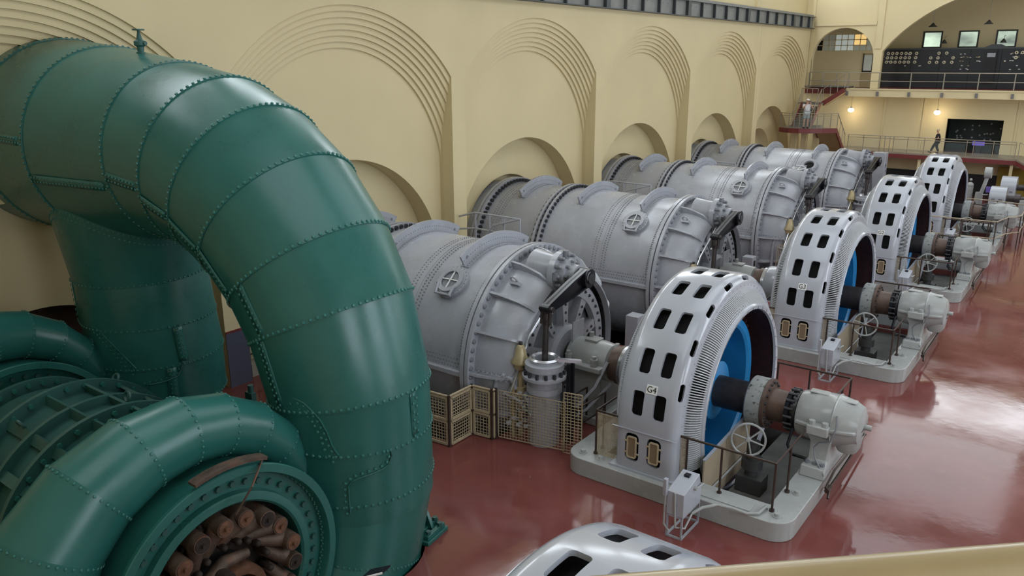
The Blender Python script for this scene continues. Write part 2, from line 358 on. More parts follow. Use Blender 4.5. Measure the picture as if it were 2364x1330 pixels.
# control room behind the arches
mb = MB(); mb.box(-0.7, 29, EY + 0.4, 58, 7.4, 7.88); struct(mb, 'floor', m_maroon, smooth=False)
wins = [(7.12 + 2.63 * k, 10.98, 1.45, 1.34) for k in range(6)]
mb = MB(); mb.plate([(4.2, 7.88), (29, 7.88), (29, 19), (4.2, 19)], [[(a, b), (a + c_, b), (a + c_, b + d), (a, b + d)] for a, b, c_, d in wins], Y_, 57, 57.3)
wc = struct(mb, 'wall_back', m_wall, smooth=False)
for k, (a, b, c_, d) in enumerate(wins):
    mb = MB(); q = 0.11
    mb.plate([(a, b), (a + c_, b), (a + c_, b + d), (a, b + d)], [[(a + q, b + q), (a + c_ - q, b + q), (a + c_ - q, b + d - q), (a + q, b + d - q)]], Y_, 56.94, 57.1)
    o = struct(mb, 'window_%d' % (k + 1), m_frame, smooth=False)
    mb = MB(); mb.box(a + q, a + c_ - q, 57.0, 57.02, b + q, b + d - q); mb.build('pane', m_winglass, o, smooth=False)
mb = MB(); mb.box(-0.7, 29, EY + 0.3, 58, 15.4, 15.6); struct(mb, 'ceiling', m_wall, smooth=False)
mb = MB(); mb.box(4.2, 4.45, 54.2, 57, 7.88, 15.4); struct(mb, 'wall_side', m_wall, smooth=False)
mb = MB(); mb.plate([(-0.7, 7.88), (4.6, 7.88), (4.6, 15.4), (-0.7, 15.4)], [[(-0.6, 10.8), (3.9, 10.8), (3.9, 12.15), (-0.6, 12.15)]], Y_, 54.0, 54.2)
wl = struct(mb, 'wall_back', m_wall, smooth=False)
mb = MB(); mb.box(-0.7, -0.5, EY, 54.2, 7.88, 15.4); struct(mb, 'wall_side', m_wall, smooth=False)
lat = struct(MB().box(-0.6, 3.9, 54.1, 54.16, 10.76, 10.8), 'window_7', m_wall, smooth=False)
for i in range(9):
    for j in range(3):
        x = -0.55 + i * 0.5; mat = m_dark if i < 1 else (m_warm if i in (6, 7) and j > 0 else (m_palelit if 3 <= i <= 5 else m_pale))
        mb = MB(); mb.box(x + 0.03, x + 0.47, 54.06, 54.09, 10.83 + j * 0.44, 11.22 + j * 0.44); mb.build('pane', mat, lat, smooth=False)
mb = MB()
for i in range(10): mb.box(-0.58 + i * 0.5, -0.52 + i * 0.5, 54.03, 54.12, 10.8, 12.15)
for j in range(4): mb.box(-0.6, 3.9, 54.03, 54.12, 10.78 + j * 0.44, 10.84 + j * 0.44)
mb.build('glazing_bar', m_wall, lat, stuff=True, smooth=False)
dr = struct(MB().box(3.3, 4.2, 53.93, 54.02, 7.88, 10.6), 'door_1', m_frgl, smooth=False)
mb = MB(); mb.box(3.42, 4.1, 53.9, 53.94, 9.2, 10.45); mb.build('pane', m_pale, dr, smooth=False)
mb = MB(); mb.box(3.36, 4.16, 53.88, 53.925, 9.1, 9.2); mb.box(3.36, 3.44, 53.88, 53.925, 9.1, 10.55); mb.box(4.08, 4.16, 53.88, 53.925, 9.1, 10.55); mb.build('door_frame', m_frame, dr, smooth=False)
# lower plant room behind the wide opening
mb = MB(); mb.box(9.5, 16, 55.5, 55.7, 2.9, 6.2); mb.box(9.5, 16, 51.6, 55.7, 5.9, 6.1); mb.box(9.5, 9.7, 51.6, 55.7, 2.9, 6.1); mb.box(15.8, 16, 51.6, 55.7, 2.9, 6.1)
struct(mb, 'wall_back', m_panel, smooth=False)
mb = MB(); mb.box(9.5, 16, 51.6, 55.7, 2.9, 3.1); struct(mb, 'floor', m_floor, smooth=False)
rk = thing('equipment_rack', 'dark rack of instruments seen through the wide dark opening behind the walkway', 'rack', (12.5, 54.6, 3.1))
mb = MB(); mb.box(10.4, 15.2, 54.4, 55.2, 3.1, 5.5); mb.build('cabinet_body', pm('dark_green_rack', (30, 44, 40), 0.5), rk, smooth=False)
for k in range(22):
    x = 10.8 + random.random() * 4.0; z = 3.9 + random.random() * 1.4
    mb = MB(); mb.cyl((x, 54.4, z), (x, 54.36, z), 0.07, n=10); mb.build('dial', m_grey, rk)
mb = MB(); mb.box(12.25, 13.1, 53.9, 54.0, 3.55, 3.85); tag(mb.build('display_screen', emis('lilac_screen', (110, 96, 200), 0.5), None, loc=(12.7, 53.95, 3.55)), 'small lilac display screen inside the wide dark opening', 'screen')
mb = MB(); mb.box(12.4, 12.9, 53.92, 54.3, 3.1, 3.56); mb.build('stand', m_panel, bpy.data.objects['display_screen'], smooth=False)
# upper gallery slab, walkway
mb = MB(); mb.box(3.49, 28.6, 49.4, 51.4, 7.28, 7.84); mb.box(3.45, 28.6, 49.34, 51.4, 7.80, 7.88); gal = struct(mb, 'trim_3', m_wall, smooth=False)
mb = MB(); mb.box(0.0, 3.5, 49.9, 51.4, 7.95, 8.02); struct(mb, 'trim_4', m_steelg, smooth=False)
mb = MB(); mb.box(-0.7, 3.6, 51.29, 51.5, 7.3, 7.95); struct(mb, 'trim_4', m_wall, smooth=False)
gr_ = thing('gallery_railing', 'grey two-bar steel railing along the upper gallery in front of the switchboard', 'railing', (14, 49.42, 7.88))
for z, r in ((9.09, 0.035), (8.47, 0.025)):
    mb = MB(); mb.tube([(3.49, 49.42, z), (28.4, 49.42, z)], r); mb.build('rail', m_railg, gr_)
for k in range(11):
    x = 3.55 + 2.265 * k
    mb = MB(); mb.box(x - 0.035, x + 0.035, 49.39, 49.45, 7.84, 9.09); mb.build('post', m_railg, gr_, smooth=False)
    mb = MB(); mb.box(x - 0.09, x + 0.09, 49.28, 49.36, 7.34, 7.68); mb.build('bracket', m_rail if False else m_steelg, gr_, smooth=False)
gl = thing('landing_railing', 'short grey railing across the floor of the small arch left of the gallery', 'railing', (1.8, 49.95, 8.02))
for z in (9.1, 8.45): mb = MB(); mb.tube([(0.3, 49.95, z), (3.45, 49.95, z)], 0.03); mb.build('rail', m_railg, gl)
for x in (0.3, 1.42, 2.45, 3.4): mb = MB(); mb.box(x - 0.03, x + 0.03, 49.92, 49.98, 7.98, 9.1); mb.build('post', m_railg, gl, smooth=False)
wk = struct(MB().box(4.2, 15.9, 48.5, 51.3, 3.06, 3.2), 'trim_5', m_railg, smooth=False)
mb = MB(); mb.box(4.2, 15.9, 48.46, 48.6, 2.78, 3.08); mb.box(4.2, 15.9, 50.6, 50.75, 2.78, 3.08); mb.build('edge_beam', m_maroon, wk, smooth=False)
mb = MB(); mb.beam((15.8, 48.6, 2.93), (19.5, 45.0, 1.6), 0.14, 0.3); mb.beam((15.9, 51.0, 2.93), (20.4, 46.6, 1.6), 0.14, 0.3); mb.build('ramp_beam', m_maroon, wk, smooth=False)
mb = MB(); q = MB(); mb.add([(15.8, 48.5, 3.2), (19.5, 44.9, 1.8), (20.5, 46.6, 1.8), (15.9, 51.3, 3.2), (15.8, 48.5, 3.08), (19.5, 44.9, 1.68), (20.5, 46.6, 1.68), (15.9, 51.3, 3.08)], [(0, 1, 2, 3), (4, 7, 6, 5), (0, 4, 5, 1), (1, 5, 6, 2), (2, 6, 7, 3), (3, 7, 4, 0)])
mb.build('ramp_deck', m_railg, wk, smooth=False)
for x, y in ((9.55, 48.75), (15.6, 48.75), (9.55, 50.7)): mb = MB(); mb.box(x - 0.1, x + 0.1, y - 0.1, y + 0.1, 0, 2.8); mb.build('column', m_wall, wk, smooth=False)
wr = thing('walkway_railing', 'grey railing with clear glass panels along the lower walkway before the dark opening', 'railing', (10, 48.55, 3.2))
for z in (4.38, 4.2): mb = MB(); mb.tube([(4.25, 48.55, z), (15.7, 48.55, z)], 0.028); mb.build('rail', m_railg, wr)
px_ = [4.25, 5.4, 6.62, 6.97, 7.32, 7.6, 8.6, 9.75, 11.1, 12.6, 13.05, 14.3, 15.7]
for x in px_: mb = MB(); mb.box(x - 0.025, x + 0.025, 48.52, 48.58, 3.06, 4.38); mb.build('post', m_railg, wr, smooth=False)
for a, b in zip(px_[:-1], px_[1:]):
    if b - a > 0.6: mb = MB(); mb.box(a + 0.08, b - 0.08, 48.545, 48.557, 3.3, 4.12); mb.build('glass_panel', m_glassy, wr, smooth=False)
rr = thing('ramp_railing', 'grey railing descending with the ramp at the right end of the walkway', 'railing', (17.6, 46.6, 2.4))
mb = MB(); mb.tube([(15.9, 48.5, 4.38), (19.5, 44.95, 2.95)], 0.028); mb.build('rail', m_railg, rr)
for k in range(4):
    t = k / 3; x, y, z = 15.9 + 3.6 * t, 48.5 - 3.55 * t, 3.2 - 1.43 * t
    mb = MB(); mb.box(x - 0.025, x + 0.025, y - 0.03, y + 0.03, z - 0.1, z + 1.18); mb.build('post', m_railg, rr, smooth=False)
# stairs at the left end
stt = struct(MB().plate([(0.02, 44.6), (0.9, 44.0), (1.7, 44.0), (2.35, 44.4), (3.2, 44.95), (3.95, 45.95), (2.3, 46.1), (2.2, 48.3), (0.02, 48.3)], [], Z_, 4.9, 5.0), 'trim_6', m_steelg, smooth=False)
path = [(0.02, 44.58), (0.9, 43.98), (1.7, 43.98), (2.45, 44.33), (3.22, 44.93), (3.98, 45.95)]
mb = MB()
for (a, b), (c_, d) in zip(path[:-1], path[1:]): mb.beam((a, b, 4.83), (c_, d, 4.83), 0.08, 0.36)
mb.build('edge_beam', m_maroon, stt, smooth=False)
for x, y in ((0.6, 46.6), (1.3, 46.9), (2.2, 47.0)): mb = MB(); mb.box(x - 0.22, x + 0.22, y - 0.2, y + 0.2, 0, 4.9); mb.build('column', m_wall, stt, smooth=False)
def flight(par, p0, p1, wd, n, side):
    p0, p1, side = Vector(p0), Vector(p1), Vector(side)
    for k in range(n):
        t = p0 + (p1 - p0) * ((k + 0.5) / n); d = (p1 - p0); d.z = 0; d = d.normalized() * (Vector((p1.x - p0.x, p1.y - p0.y, 0)).length / n)
        a = t - d / 2; b = t + d / 2; s2 = side * wd
        mb = MB(); mb.add([a, b, b + s2, a + s2] + [v - Vector((0, 0, 0.05)) for v in (a, b, b + s2, a + s2)], [(0, 1, 2, 3), (7, 6, 5, 4), (0, 4, 5, 1), (1, 5, 6, 2), (2, 6, 7, 3), (3, 7, 4, 0)])
        mb.build('tread', m_steelg, par, smooth=False)
    for s_ in (0, 1):
        mb = MB(); mb.beam(p0 + side * wd * s_ - Vector((0, 0, 0.08)), p1 + side * wd * s_ - Vector((0, 0, 0.08)), 0.07, 0.34); mb.build('stringer', m_maroon, par, smooth=False)
    mb = MB(); mb.add([p0 - Vector((0, 0, .24)), p1 - Vector((0, 0, .24)), p1 + side * wd - Vector((0, 0, .24)), p0 + side * wd - Vector((0, 0, .24))], [(0, 1, 2, 3)])
    o = mb.build('soffit', m_frgl, par, smooth=False); o.modifiers.new('t', 'SOLIDIFY').thickness = 0.03
flight(stt, (2.36, 48.5, 3.2), (2.36, 46.0, 4.95), 1.58, 9, (1, 0, 0))
mb = MB(); mb.box(2.2, 4.2, 48.4, 51.3, 3.06, 3.2); mb.build('deck', m_railg, stt, smooth=False)
flight(stt, (0.45, 46.2, 5.0), (0.45, 48.3, 6.75), 1.45, 10, (1, 0, 0))
mb = MB(); mb.box(0.1, 2.0, 48.3, 49.9, 6.65, 6.75); mb.build('deck', m_steelg, stt, smooth=False)
flight(stt, (1.9, 48.75, 6.75), (3.5, 48.75, 7.86), 1.0, 6, (0, 1, 0))
sr = thing('stair_railing', 'grey railing with glass round the curved landing and up the stairs at left', 'railing', (2.4, 44.6, 5.0))
rp = path + []
mb = MB(); mb.tube([(a, b + 0.03, 6.12) for a, b in rp], 0.028); mb.build('rail', m_railg, sr)
mb = MB(); mb.tube([(a, b + 0.03, 5.95) for a, b in rp], 0.02); mb.build('rail', m_railg, sr)
for a, b in rp + [(1.3, 43.98), (2.85, 44.62), (3.6, 45.45)]: mb = MB(); mb.box(a - 0.025, a + 0.025, b, b + 0.05, 4.75, 6.12); mb.build('post', m_railg, sr, smooth=False)
for (a, b), (c_, d) in zip(rp[:-1], rp[1:]):
    mb = MB(); mb.beam((a, b + 0.03, 5.5), (c_, d + 0.03, 5.5), 0.012, 0.75); mb.build('glass_panel', m_glassy, sr, smooth=False)
for p0, p1 in (((3.98, 46.0, 6.08), (3.98, 48.5, 4.35)), ((1.9, 46.2, 6.1), (1.9, 48.3, 7.85)), ((0.45, 46.2, 6.1), (0.45, 48.3, 7.85)), ((1.9, 48.75, 7.85), (3.5, 48.75, 9.0)), ((0.3, 48.35, 7.85), (1.6, 48.35, 7.85))):
    p0, p1 = Vector(p0), Vector(p1); mb = MB(); mb.tube([p0, p1], 0.028); mb.build('rail', m_railg, sr)
    for k in range(4):
        p = p0.lerp(p1, k / 3); mb = MB(); mb.tube([p - Vector((0, 0, 1.1)), p], 0.022, 6); mb.build('post', m_railg, sr)
# right wall, roof, near wall
mb = MB(); mb.plate([(-24, 0), (52, 0), (52, 19), (-24, 19)], [[(y - 2.9, 3.6), (y + 2.9, 3.6), (y + 2.9, 12.8), (y - 2.9, 12.8)] for y in (-15, -4, 7, 18, 29, 40)], X_, 28.45, 28.9)
struct(mb, 'wall_right', m_wall, smooth=False)
for k, y in enumerate((-15, -4, 7, 18, 29, 40)):
    mb = MB()
    for i in range(5): mb.box(28.2, 28.28, y - 2.9 + i * 1.45 - 0.05, y - 2.9 + i * 1.45 + 0.05, 3.6, 12.8)
    for j in range(6): mb.box(28.2, 28.28, y - 2.9, y + 2.9, 3.6 + j * 1.84 - 0.05, 3.6 + j * 1.84 + 0.05)
    struct(mb, 'window_%d' % (8 + k), m_frame, smooth=False)
struct(MB().box(-1, 29, -24, 52, 19.0, 19.3), 'ceiling', pm('pale_ceiling', (200, 196, 180), 0.8), smooth=False)
struct(MB().box(-1.5, 29, -24.3, -24, -0.3, 19), 'wall_near', m_wall, smooth=False)
hl = MB(); hl.add([(-30, 62, -2), (60, 62, -2), (60, 110, 40), (-30, 110, 40)], [(0, 1, 2, 3)]); o = struct(hl, 'hill', m_hill, smooth=False)
s_ = bpy.data.lights.new('sun', 'SUN'); s_.energy = 1.5; so = bpy.data.objects.new('sun', s_); C.objects.link(so); so.rotation_euler = (math.radians(-50), 0, 0)
so.rotation_euler = Vector((0.2, 0.75, -0.6)).to_track_quat('-Z', 'Y').to_euler()
# switchboard
sw = thing('switchboard', 'long black slate control switchboard with round ivory gauges behind the gallery railing', 'switchboard', (13, 54.5, 7.88))
for k in range(9):
    x = 4.85 + 2.1 * k
    mb = MB(); mb.box(x, x + 2.08, 54.5, 54.9, 7.9, 10.85); mb.build('slate_panel', m_panel, sw, smooth=False)
mb = MB(); mb.box(4.8, 23.8, 54.45, 54.95, 10.85, 10.97); mb.build('cornice', m_girdd, sw, smooth=False)
mb = MB(); mb.plate([(12.0, 10.97), (13.6, 10.97), (13.1, 11.2), (12.5, 11.2)], [], Y_, 54.5, 54.6); mb.build('crest', m_girdd, sw, smooth=False)
mb = MB(); mb.box(12.2, 12.95, 54.3, 54.5, 8.3, 10.8); mb.build('cubicle', m_black, sw, smooth=False)
mb = MB(); mb.box(12.3, 12.85, 54.28, 54.3, 10.25, 10.55); mb.build('window_plate', m_grey, sw, smooth=False)
gm = None
def gauge(x, z, r=0.125, mat=None):
    mb = MB(); mb.cyl((x, 54.5, z), (x, 54.42, z), r, r * 0.92, 16); g = mb.build('gauge', mat or m_gauge, sw)
    mb = MB(); mb.cyl((x, 54.42, z), (x, 54.405, z), r * 0.4, n=8); mb.build('dial', m_ink, g)
for j in range(3):
    for i, x in enumerate((5.14, 5.47, 5.8, 6.15, 6.48, 6.8, 7.27)): gauge(x - 0.03 * j, 10.56 - j * 0.34)
for x, z in ((8.9, 10.56), (9.45, 10.56), (8.35, 10.2), (8.87, 10.2), (9.95, 10.2), (8.3, 9.86), (8.82, 9.86), (9.35, 9.86), (9.9, 9.86), (14.2, 10.56), (14.6, 10.56), (15.0, 10.56), (14.2, 10.2), (15.4, 10.2), (15.4, 10.56)): gauge(x, z)
for k in range(44):
    x = random.choice([5.3, 6.6, 7.7, 10.6, 11.1, 11.7, 13.4, 13.9, 14.4, 14.9]) + random.uniform(-0.15, 0.15); z = random.choice([9.35, 9.6, 9.95, 10.25, 10.5]) + random.uniform(-0.04, 0.04)
    mb = MB(); mb.box(x - 0.06, x + 0.06, 54.46, 54.5, z - 0.025, z + 0.025); mb.build('tag_plate', m_ivory if k % 3 else m_brass, sw, smooth=False)
# pendant lamps
def pendant(x, y, z, zt, lit, label, r=0.26):
    t = thing('pendant_lamp', label, 'lamp', (x, y, z))
    mb = MB(); mb.tube([(x, y, z + 0.2), (x, y, zt)] if zt > 12.7 or lit else [(x, y, z + 0.15), (x, y + .3, z + .45), (x, 57, z + .45)], 0.02, 6); mb.build('stem', m_railg if not lit else m_frgl, t)
    if lit:
        mb = MB(); mb.sphere((x, y, z), 0.23, sc=(1, 1, 0.75)); mb.build('globe', m_lamp, t)
        mb = MB(); mb.cyl((x, y, z + 0.14), (x, y, z + 0.26), 0.1, 0.05, 12); mb.build('cap', m_railg, t)
        l = bpy.data.lights.new('lamp_light', 'POINT'); l.energy = 26; l.color = (1, 0.82, 0.55); l.shadow_soft_size = 0.23
        o = bpy.data.objects.new('lamp_light', l); C.objects.link(o); o.location = (x, y, z - 0.3)
    else:
        mb = MB(); mb.lathe([(0.2, 0.05), (0.16, 0.08), (0.05, 0.16), (-0.08, r), (-0.1, r), (0.03, 0.15)], (x, y, z), 'z', 20); mb.build('shade', m_shade, t)
        mb = MB(); mb.sphere((x, y, z - 0.02), 0.07, 10, 6); mb.build('bulb', m_ivory, t)
pendant(3.76, 50.3, 6.17, 7.28, True, 'lit globe lamp hanging under the gallery beside the stairs')
pendant(10.05, 50.3, 6.18, 7.28, True, 'lit globe lamp hanging under the gallery above the walking person')
pendant(8.46, 53, 12.62, 15.4, False, 'conical shaded lamp on a long rod, left in the great arch', 0.32)
pendant(12.24, 53, 12.72, 15.4, False, 'conical shaded lamp on a long rod, right in the great arch', 0.32)
pendant(8.9, 56, 11.42, 12.6, False, 'small dark lamp shade between the first two control room windows', 0.24)
pendant(13.05, 56, 11.42, 12.6, False, 'small dark lamp shade right of the second control room window', 0.24)
# ------------------------------------------------------------------ the four grey units (prototype at y = 0)
PROTO = []
def proto(name, label, cat, loc, group):
    t = thing(name, label, cat, loc, group); PROTO.append((t, label)); return t
def polar(x, r, a): return Vector((x, -r * math.cos(a), AX + r * math.sin(a)))   # a = 0 at -y, 90 deg up
def radial(a): return Vector((0, -math.cos(a), math.sin(a)))
D2R = PI / 180
# turbine drum
T = proto('turbine_drum', 'long grey riveted turbine drum lying on its side, {u}', 'turbine', (3.5, 0, 0), 'turbine drums')
O0 = (0, 0, AX)
MB().lathe([(-2.3, 2.92), (-1.0, 2.92)], O0, n=72).build('shell_course', m_grey, T)
MB().lathe([(-0.95, 2.98), (2.4, 2.98)], O0, n=72).build('shell_course', m_grey, T)
MB().lathe([(2.4, 3.0), (5.5, 3.0), (5.5, 2.985), (7.95, 2.985)], O0, n=96).build('shell_course', m_grey, T)
for x0, x1, r in ((-1.08, -0.96, 3.2), (-0.9, -0.78, 3.2), (2.2, 2.31, 3.17), (2.45, 2.56, 3.17), (7.80, 7.92, 3.2), (7.97, 8.09, 3.2)):
    MB().lathe([(x0, 2.85), (x0, r), (x1, r), (x1, 2.85)], O0, n=96).build('flange', m_grey, T)
for x in (-0.87, 2.38):
    mb = MB()
    for k in range(84):
        a = 2 * PI * k / 84; p = polar(x - 0.24, 3.08, a); mb.cyl(p, p + Vector((0.48, 0, 0)), 0.045, n=6); mb.cyl(p, p + Vector((0.12, 0, 0)), 0.075, n=6); mb.cyl(p + Vector((0.36, 0, 0)), p + Vector((0.48, 0, 0)), 0.075, n=6)
    mb.build('flange_bolts', m_boltd, T, stuff=True)
mb = MB()
for k in range(76):
    a = 2 * PI * k / 76; p = polar(7.74, 3.05, a); mb.rivet(p, (-1, 0, 0), 0.045)
mb.build('flange_bolts', m_bolt, T, stuff=True)
def band(xs, r, n, a0=-30, a1=210, rad=0.026):
    mb = MB()
    for j, x in enumerate(xs):
        for k in range(n):
            a = (a0 + (a1 - a0) * (k + 0.5 * (j % 2)) / n) * D2R; mb.rivet(polar(x, r, a), radial(a), rad)
    mb.build('rivet_band', m_bolt, T, stuff=True)
band((5.18, 5.31, 5.62, 5.75), 3.0, 120); band((-0.3, -0.17, 0.0, 0.13), 2.98, 100); band((7.62,), 2.985, 150, rad=0.03)
repeat_part('flange_bolt', MB().rivet((0, 0, 0), (1, 0, 0), 0.078, 8, 1.0), m_bolt, T, [polar(8.09, 3.07, 2 * PI * k / 76) for k in range(76) if polar(8.09, 3.07, 2 * PI * k / 76).z > -.3])
# lap joint bar along the axis height
for y in (-1, 1): mb = MB(); mb.box(2.6, 7.78, min(y * 2.95, y * 3.16), max(y * 2.95, y * 3.16), 1.56, 1.68); mb.build('seam_bar', m_grey, T, smooth=False)
MB().lathe([(2.6, 3.012), (7.75, 3.012)], O0, n=3, a0=0.6 * D2R, a1=8.6 * D2R).build('seam_strap', m_grey, T)
mb = MB()
for j, a in enumerate((3.0, 5.2, 7.4)):
    for k in range(46): mb.rivet(polar(2.7 + k * 0.11 + 0.055 * (j % 2), 3.012, a * D2R), radial(a * D2R), 0.026)
for k in range(40):
    p = Vector((2.75 + k * 0.125, -3.09, 1.58)); mb.rivet(p, (0, 0, -1), 0.04)
mb.build('rivet_band', m_bolt, T, stuff=True)
# lifting straps
for x in (0.67, 3.7, 6.62):
    MB().lathe([(x - 0.03, 2.97), (x - 0.03, 3.40), (x + 0.03, 3.40), (x + 0.03, 2.97)], O0, n=24, a0=60 * D2R, a1=120 * D2R, close=True).build('lifting_lug', m_grey, T)
    mb = MB(); mb.lathe([(x - 0.16, 2.99), (x - 0.16, 3.03), (x + 0.16, 3.03), (x + 0.16, 2.99)], O0, n=24, a0=60 * D2R, a1=120 * D2R, close=True); mb.build('lug_foot', m_grey, T)
    mb = MB()
    for k in range(30):
        a = (61 + 58 * k / 29) * D2R; mb.rivet(polar(x + 0.1, 3.03, a), radial(a), 0.025); mb.rivet(polar(x - 0.1, 3.03, a), radial(a), 0.025); mb.rivet(polar(x + 0.03, 3.2, a), (1, 0, 0), 0.018)
    for a in (64, 116): p = polar(x - 0.04, 3.22, a * D2R); mb.cyl(p, p + Vector((0.08, 0, 0)), 0.05, n=10)
    mb.build('rivet_band', m_bolt, T, stuff=True)
# end dome with ribs
MB().lathe([(8.09, 2.9), (8.3, 2.9), (8.6, 2.86), (8.9, 2.78), (9.15, 2.65), (9.32, 2.5), (9.36, 2.42), (9.2, 2.36)], O0, n=96).build('end_dome', m_grey, T)
for a in (2, 24.5, 46, 68.5, 91, 113.5, 136, 158, -22):
    a *= D2R; mb = MB(); pr_ = [(8.09, 3.14), (8.4, 3.1), (8.7, 3.0), (9.0, 2.88), (9.25, 2.66), (9.34, 2.5)]; lo = [(9.3, 2.42), (8.9, 2.6), (8.09, 2.8)]
    t = Vector((0, math.sin(a), math.cos(a))) * 0.035; pts = [polar(x, r, a) for x, r in pr_ + lo]; n = len(pts)
    mb.add([p + t for p in pts] + [p - t for p in pts], [tuple(range(n)), tuple(range(2 * n - 1, n - 1, -1))] + [(i, (i + 1) % n, n + (i + 1) % n, n + i) for i in range(n)])
    mb.build('rib', m_grey, T)
mb = MB()
for a in (3.2, 0.0):
    for k in range(7):
        p = polar(8.3 + 0.14 * k, 2.95 - 0.03 * k * k / 7, a * D2R); mb.rivet(p + Vector((0, -0.03, 0.05)), (0, 0, 1), 0.05)
mb.build('rib_bolts', m_bolt, T, stuff=True)
for a in (57,):
    p = polar(8.55, 2.86, a * D2R); mb = MB(); n_ = radial(a * D2R); mb.obox(p + n_ * 0.03, (0.3, 0.24, 0.1), Matrix.Rotation(-(PI / 2 - a * D2R), 3, 'X')); q = p + n_ * 0.2
    mb.tube([q + (n_ * math.cos(t) + Vector((1, 0, 0)) * math.sin(t)) * 0.1 for t in [2 * PI * i / 14 for i in range(15)]], 0.03, 6); mb.build('lifting_eye', m_grey, T)
MB().lathe([(9.05, 2.4), (9.05, 2.05)], O0, n=72).build('gap_ring', m_dark, T)
# head cover with triangular pockets
MB().lathe([(8.9, 2.2), (9.16, 2.2), (9.2, 2.14), (9.2, 1.78), (9.04, 1.72)], O0, n=72).build('head_cover_rim', m_grey, T)
MB().lathe([(8.95, 1.75), (8.95, 0.5)], O0, n=48).build('head_cover_plate', m_bolt, T)  # darker grey puts the shade of the pockets into the colour
MB().lathe([(8.95, 0.95), (9.26, 0.92), (9.36, 0.8), (9.36, 0.3)], O0, n=40).build('head_cover_hub', m_grey, T)
for k in range(10):
    a = (18 + 36 * k) * D2R; t = Vector((0, math.sin(a), math.cos(a))); mb = MB()
    ps = [polar(8.95, 0.85, a), polar(9.22, 0.85, a), polar(9.18, 1.82, a), polar(8.95, 1.82, a)]
    wd = [0.10, 0.10, 0.16, 0.16]
    mb.add([p + t * q for p, q in zip(ps, wd)] + [p - t * q for p, q in zip(ps, wd)], [(0, 1, 2, 3), (7, 6, 5, 4), (0, 4, 5, 1), (1, 5, 6, 2), (2, 6, 7, 3), (3, 7, 4, 0)])
    mb.build('rib', m_grey, T)
mb = MB()
for k in range(44):
    a = 2 * PI * k / 44; mb.rivet(polar(9.2, 2.0, a), (1, 0, 0), 0.055, 6, 1.2)
for k in range(10):
    for r in (1.05, 1.3, 1.55): a = (18 + 36 * k) * D2R; mb.rivet(polar(9.2, r, a), (1, 0, 0), 0.05)
mb.build('cover_bolts', m_boltd, T, stuff=True)
for a in (75, 105, 60): p = polar(9.2, 2.12, a * D2R); mb = MB(); mb.cyl(p - Vector((.1, 0, 0)), p + Vector((.12, 0, 0)), 0.2, n=16); mb.build('cover_lobe', m_grey, T)
# trunnion of the gate shaft
ty, tz = -0.45, 4.25; P_ = lambda x, dy=0, dz=0: Vector((x, ty + dy, tz + dz))
mb = MB(); mb.lathe([(8.45, 0.56), (8.9, 0.5), (9.24, 0.48), (9.24, 0.62), (9.42, 0.62), (9.42, 0.44), (9.66, 0.42), (9.66, 0.3), (9.9, 0.28), (9.9, 0.14), (10.3, 0.14)], (0, ty, tz), n=32); mb.build('trunnion', m_grey, T)
mb = MB()
for k in range(12):
    a = 2 * PI * k / 12; p = P_(9.42, -0.53 * math.cos(a), 0.53 * math.sin(a)); mb.cyl(p, p + Vector((.12, 0, 0)), 0.06, n=8); mb.sphere(p + Vector((.14, 0, 0)), 0.06, 8, 5)
    if k % 3 == 0: mb.cyl(p + Vector((.05, 0, -.1)), p + Vector((.05, 0, .12)), 0.09, n=10)
for k in range(8): a = 2 * PI * k / 8; p = P_(9.66, -0.36 * math.cos(a), 0.36 * math.sin(a)); mb.cyl(p, p + Vector((.1, 0, 0)), 0.045, n=8)
mb.build('trunnion_bolts', m_bolt, T, stuff=True)
# crank lever and servomotor
SV = proto('gate_servomotor', 'grey servomotor with black crank lever at the drum end, {u}', 'servomotor', (10.1, -2.38, 0), 'gate servomotors')
lx, sy_, (py_, pz_), (ey_, ez_) = 10.1, -2.38, (-0.42, 4.2), (-2.32, 3.77)
L0, L1 = Vector((lx, py_, pz_)), Vector((lx, ey_, ez_)); dv = (L1 - L0).normalized(); nv = Vector((0, -dv.z, dv.y)); X1 = Vector((1, 0, 0))
mb = MB(); pts = []
for t, h in ((0.0, 0.27), (0.35, 0.24), (1.0, 0.12)): pts.append((L0.lerp(L1, t), h))
def slab(mb, top, x0, x1, f0, f1):
    vs = []; n = len(pts)
    for x in (x0, x1):
        vs += [p + X1 * x + nv * (h * f1) for p, h in pts] + [p + X1 * x + nv * (h * f0) for p, h in reversed(pts)]
    m = 2 * n; mb.add(vs, [tuple(range(m)), tuple(range(2 * m - 1, m - 1, -1))] + [(i, (i + 1) % m, m + (i + 1) % m, m + i) for i in range(m)])
slab(mb, 0, -0.03, 0.03, -1, 1); slab(mb, 0, -0.11, 0.11, 0.8, 1.0); slab(mb, 0, -0.11, 0.11, -1.0, -0.8)
mb.cyl(L0 - X1 * 0.16, L0 + X1 * 0.17, 0.27, n=28); mb.cyl(L1 - X1 * 0.13, L1 + X1 * 0.13, 0.13, n=20)
mb.build('crank_lever', m_black, SV)
MB().cyl(L0 + X1 * 0.1, L0 + X1 * 0.22, 0.15, n=20).build('pivot_cap', m_boltd, SV)
MB().cyl(L1 - X1 * 0.2, L1 + X1 * 0.22, 0.075, n=14).build('pin', m_shaft, SV)
mb = MB(); mb.tube([(lx + .02, ey_, ez_ - 0.05), (lx, ey_ - 0.02, 3.3), (lx, sy_, 2.1)], 0.085, 14); mb.build('piston_rod', m_shaft, SV)
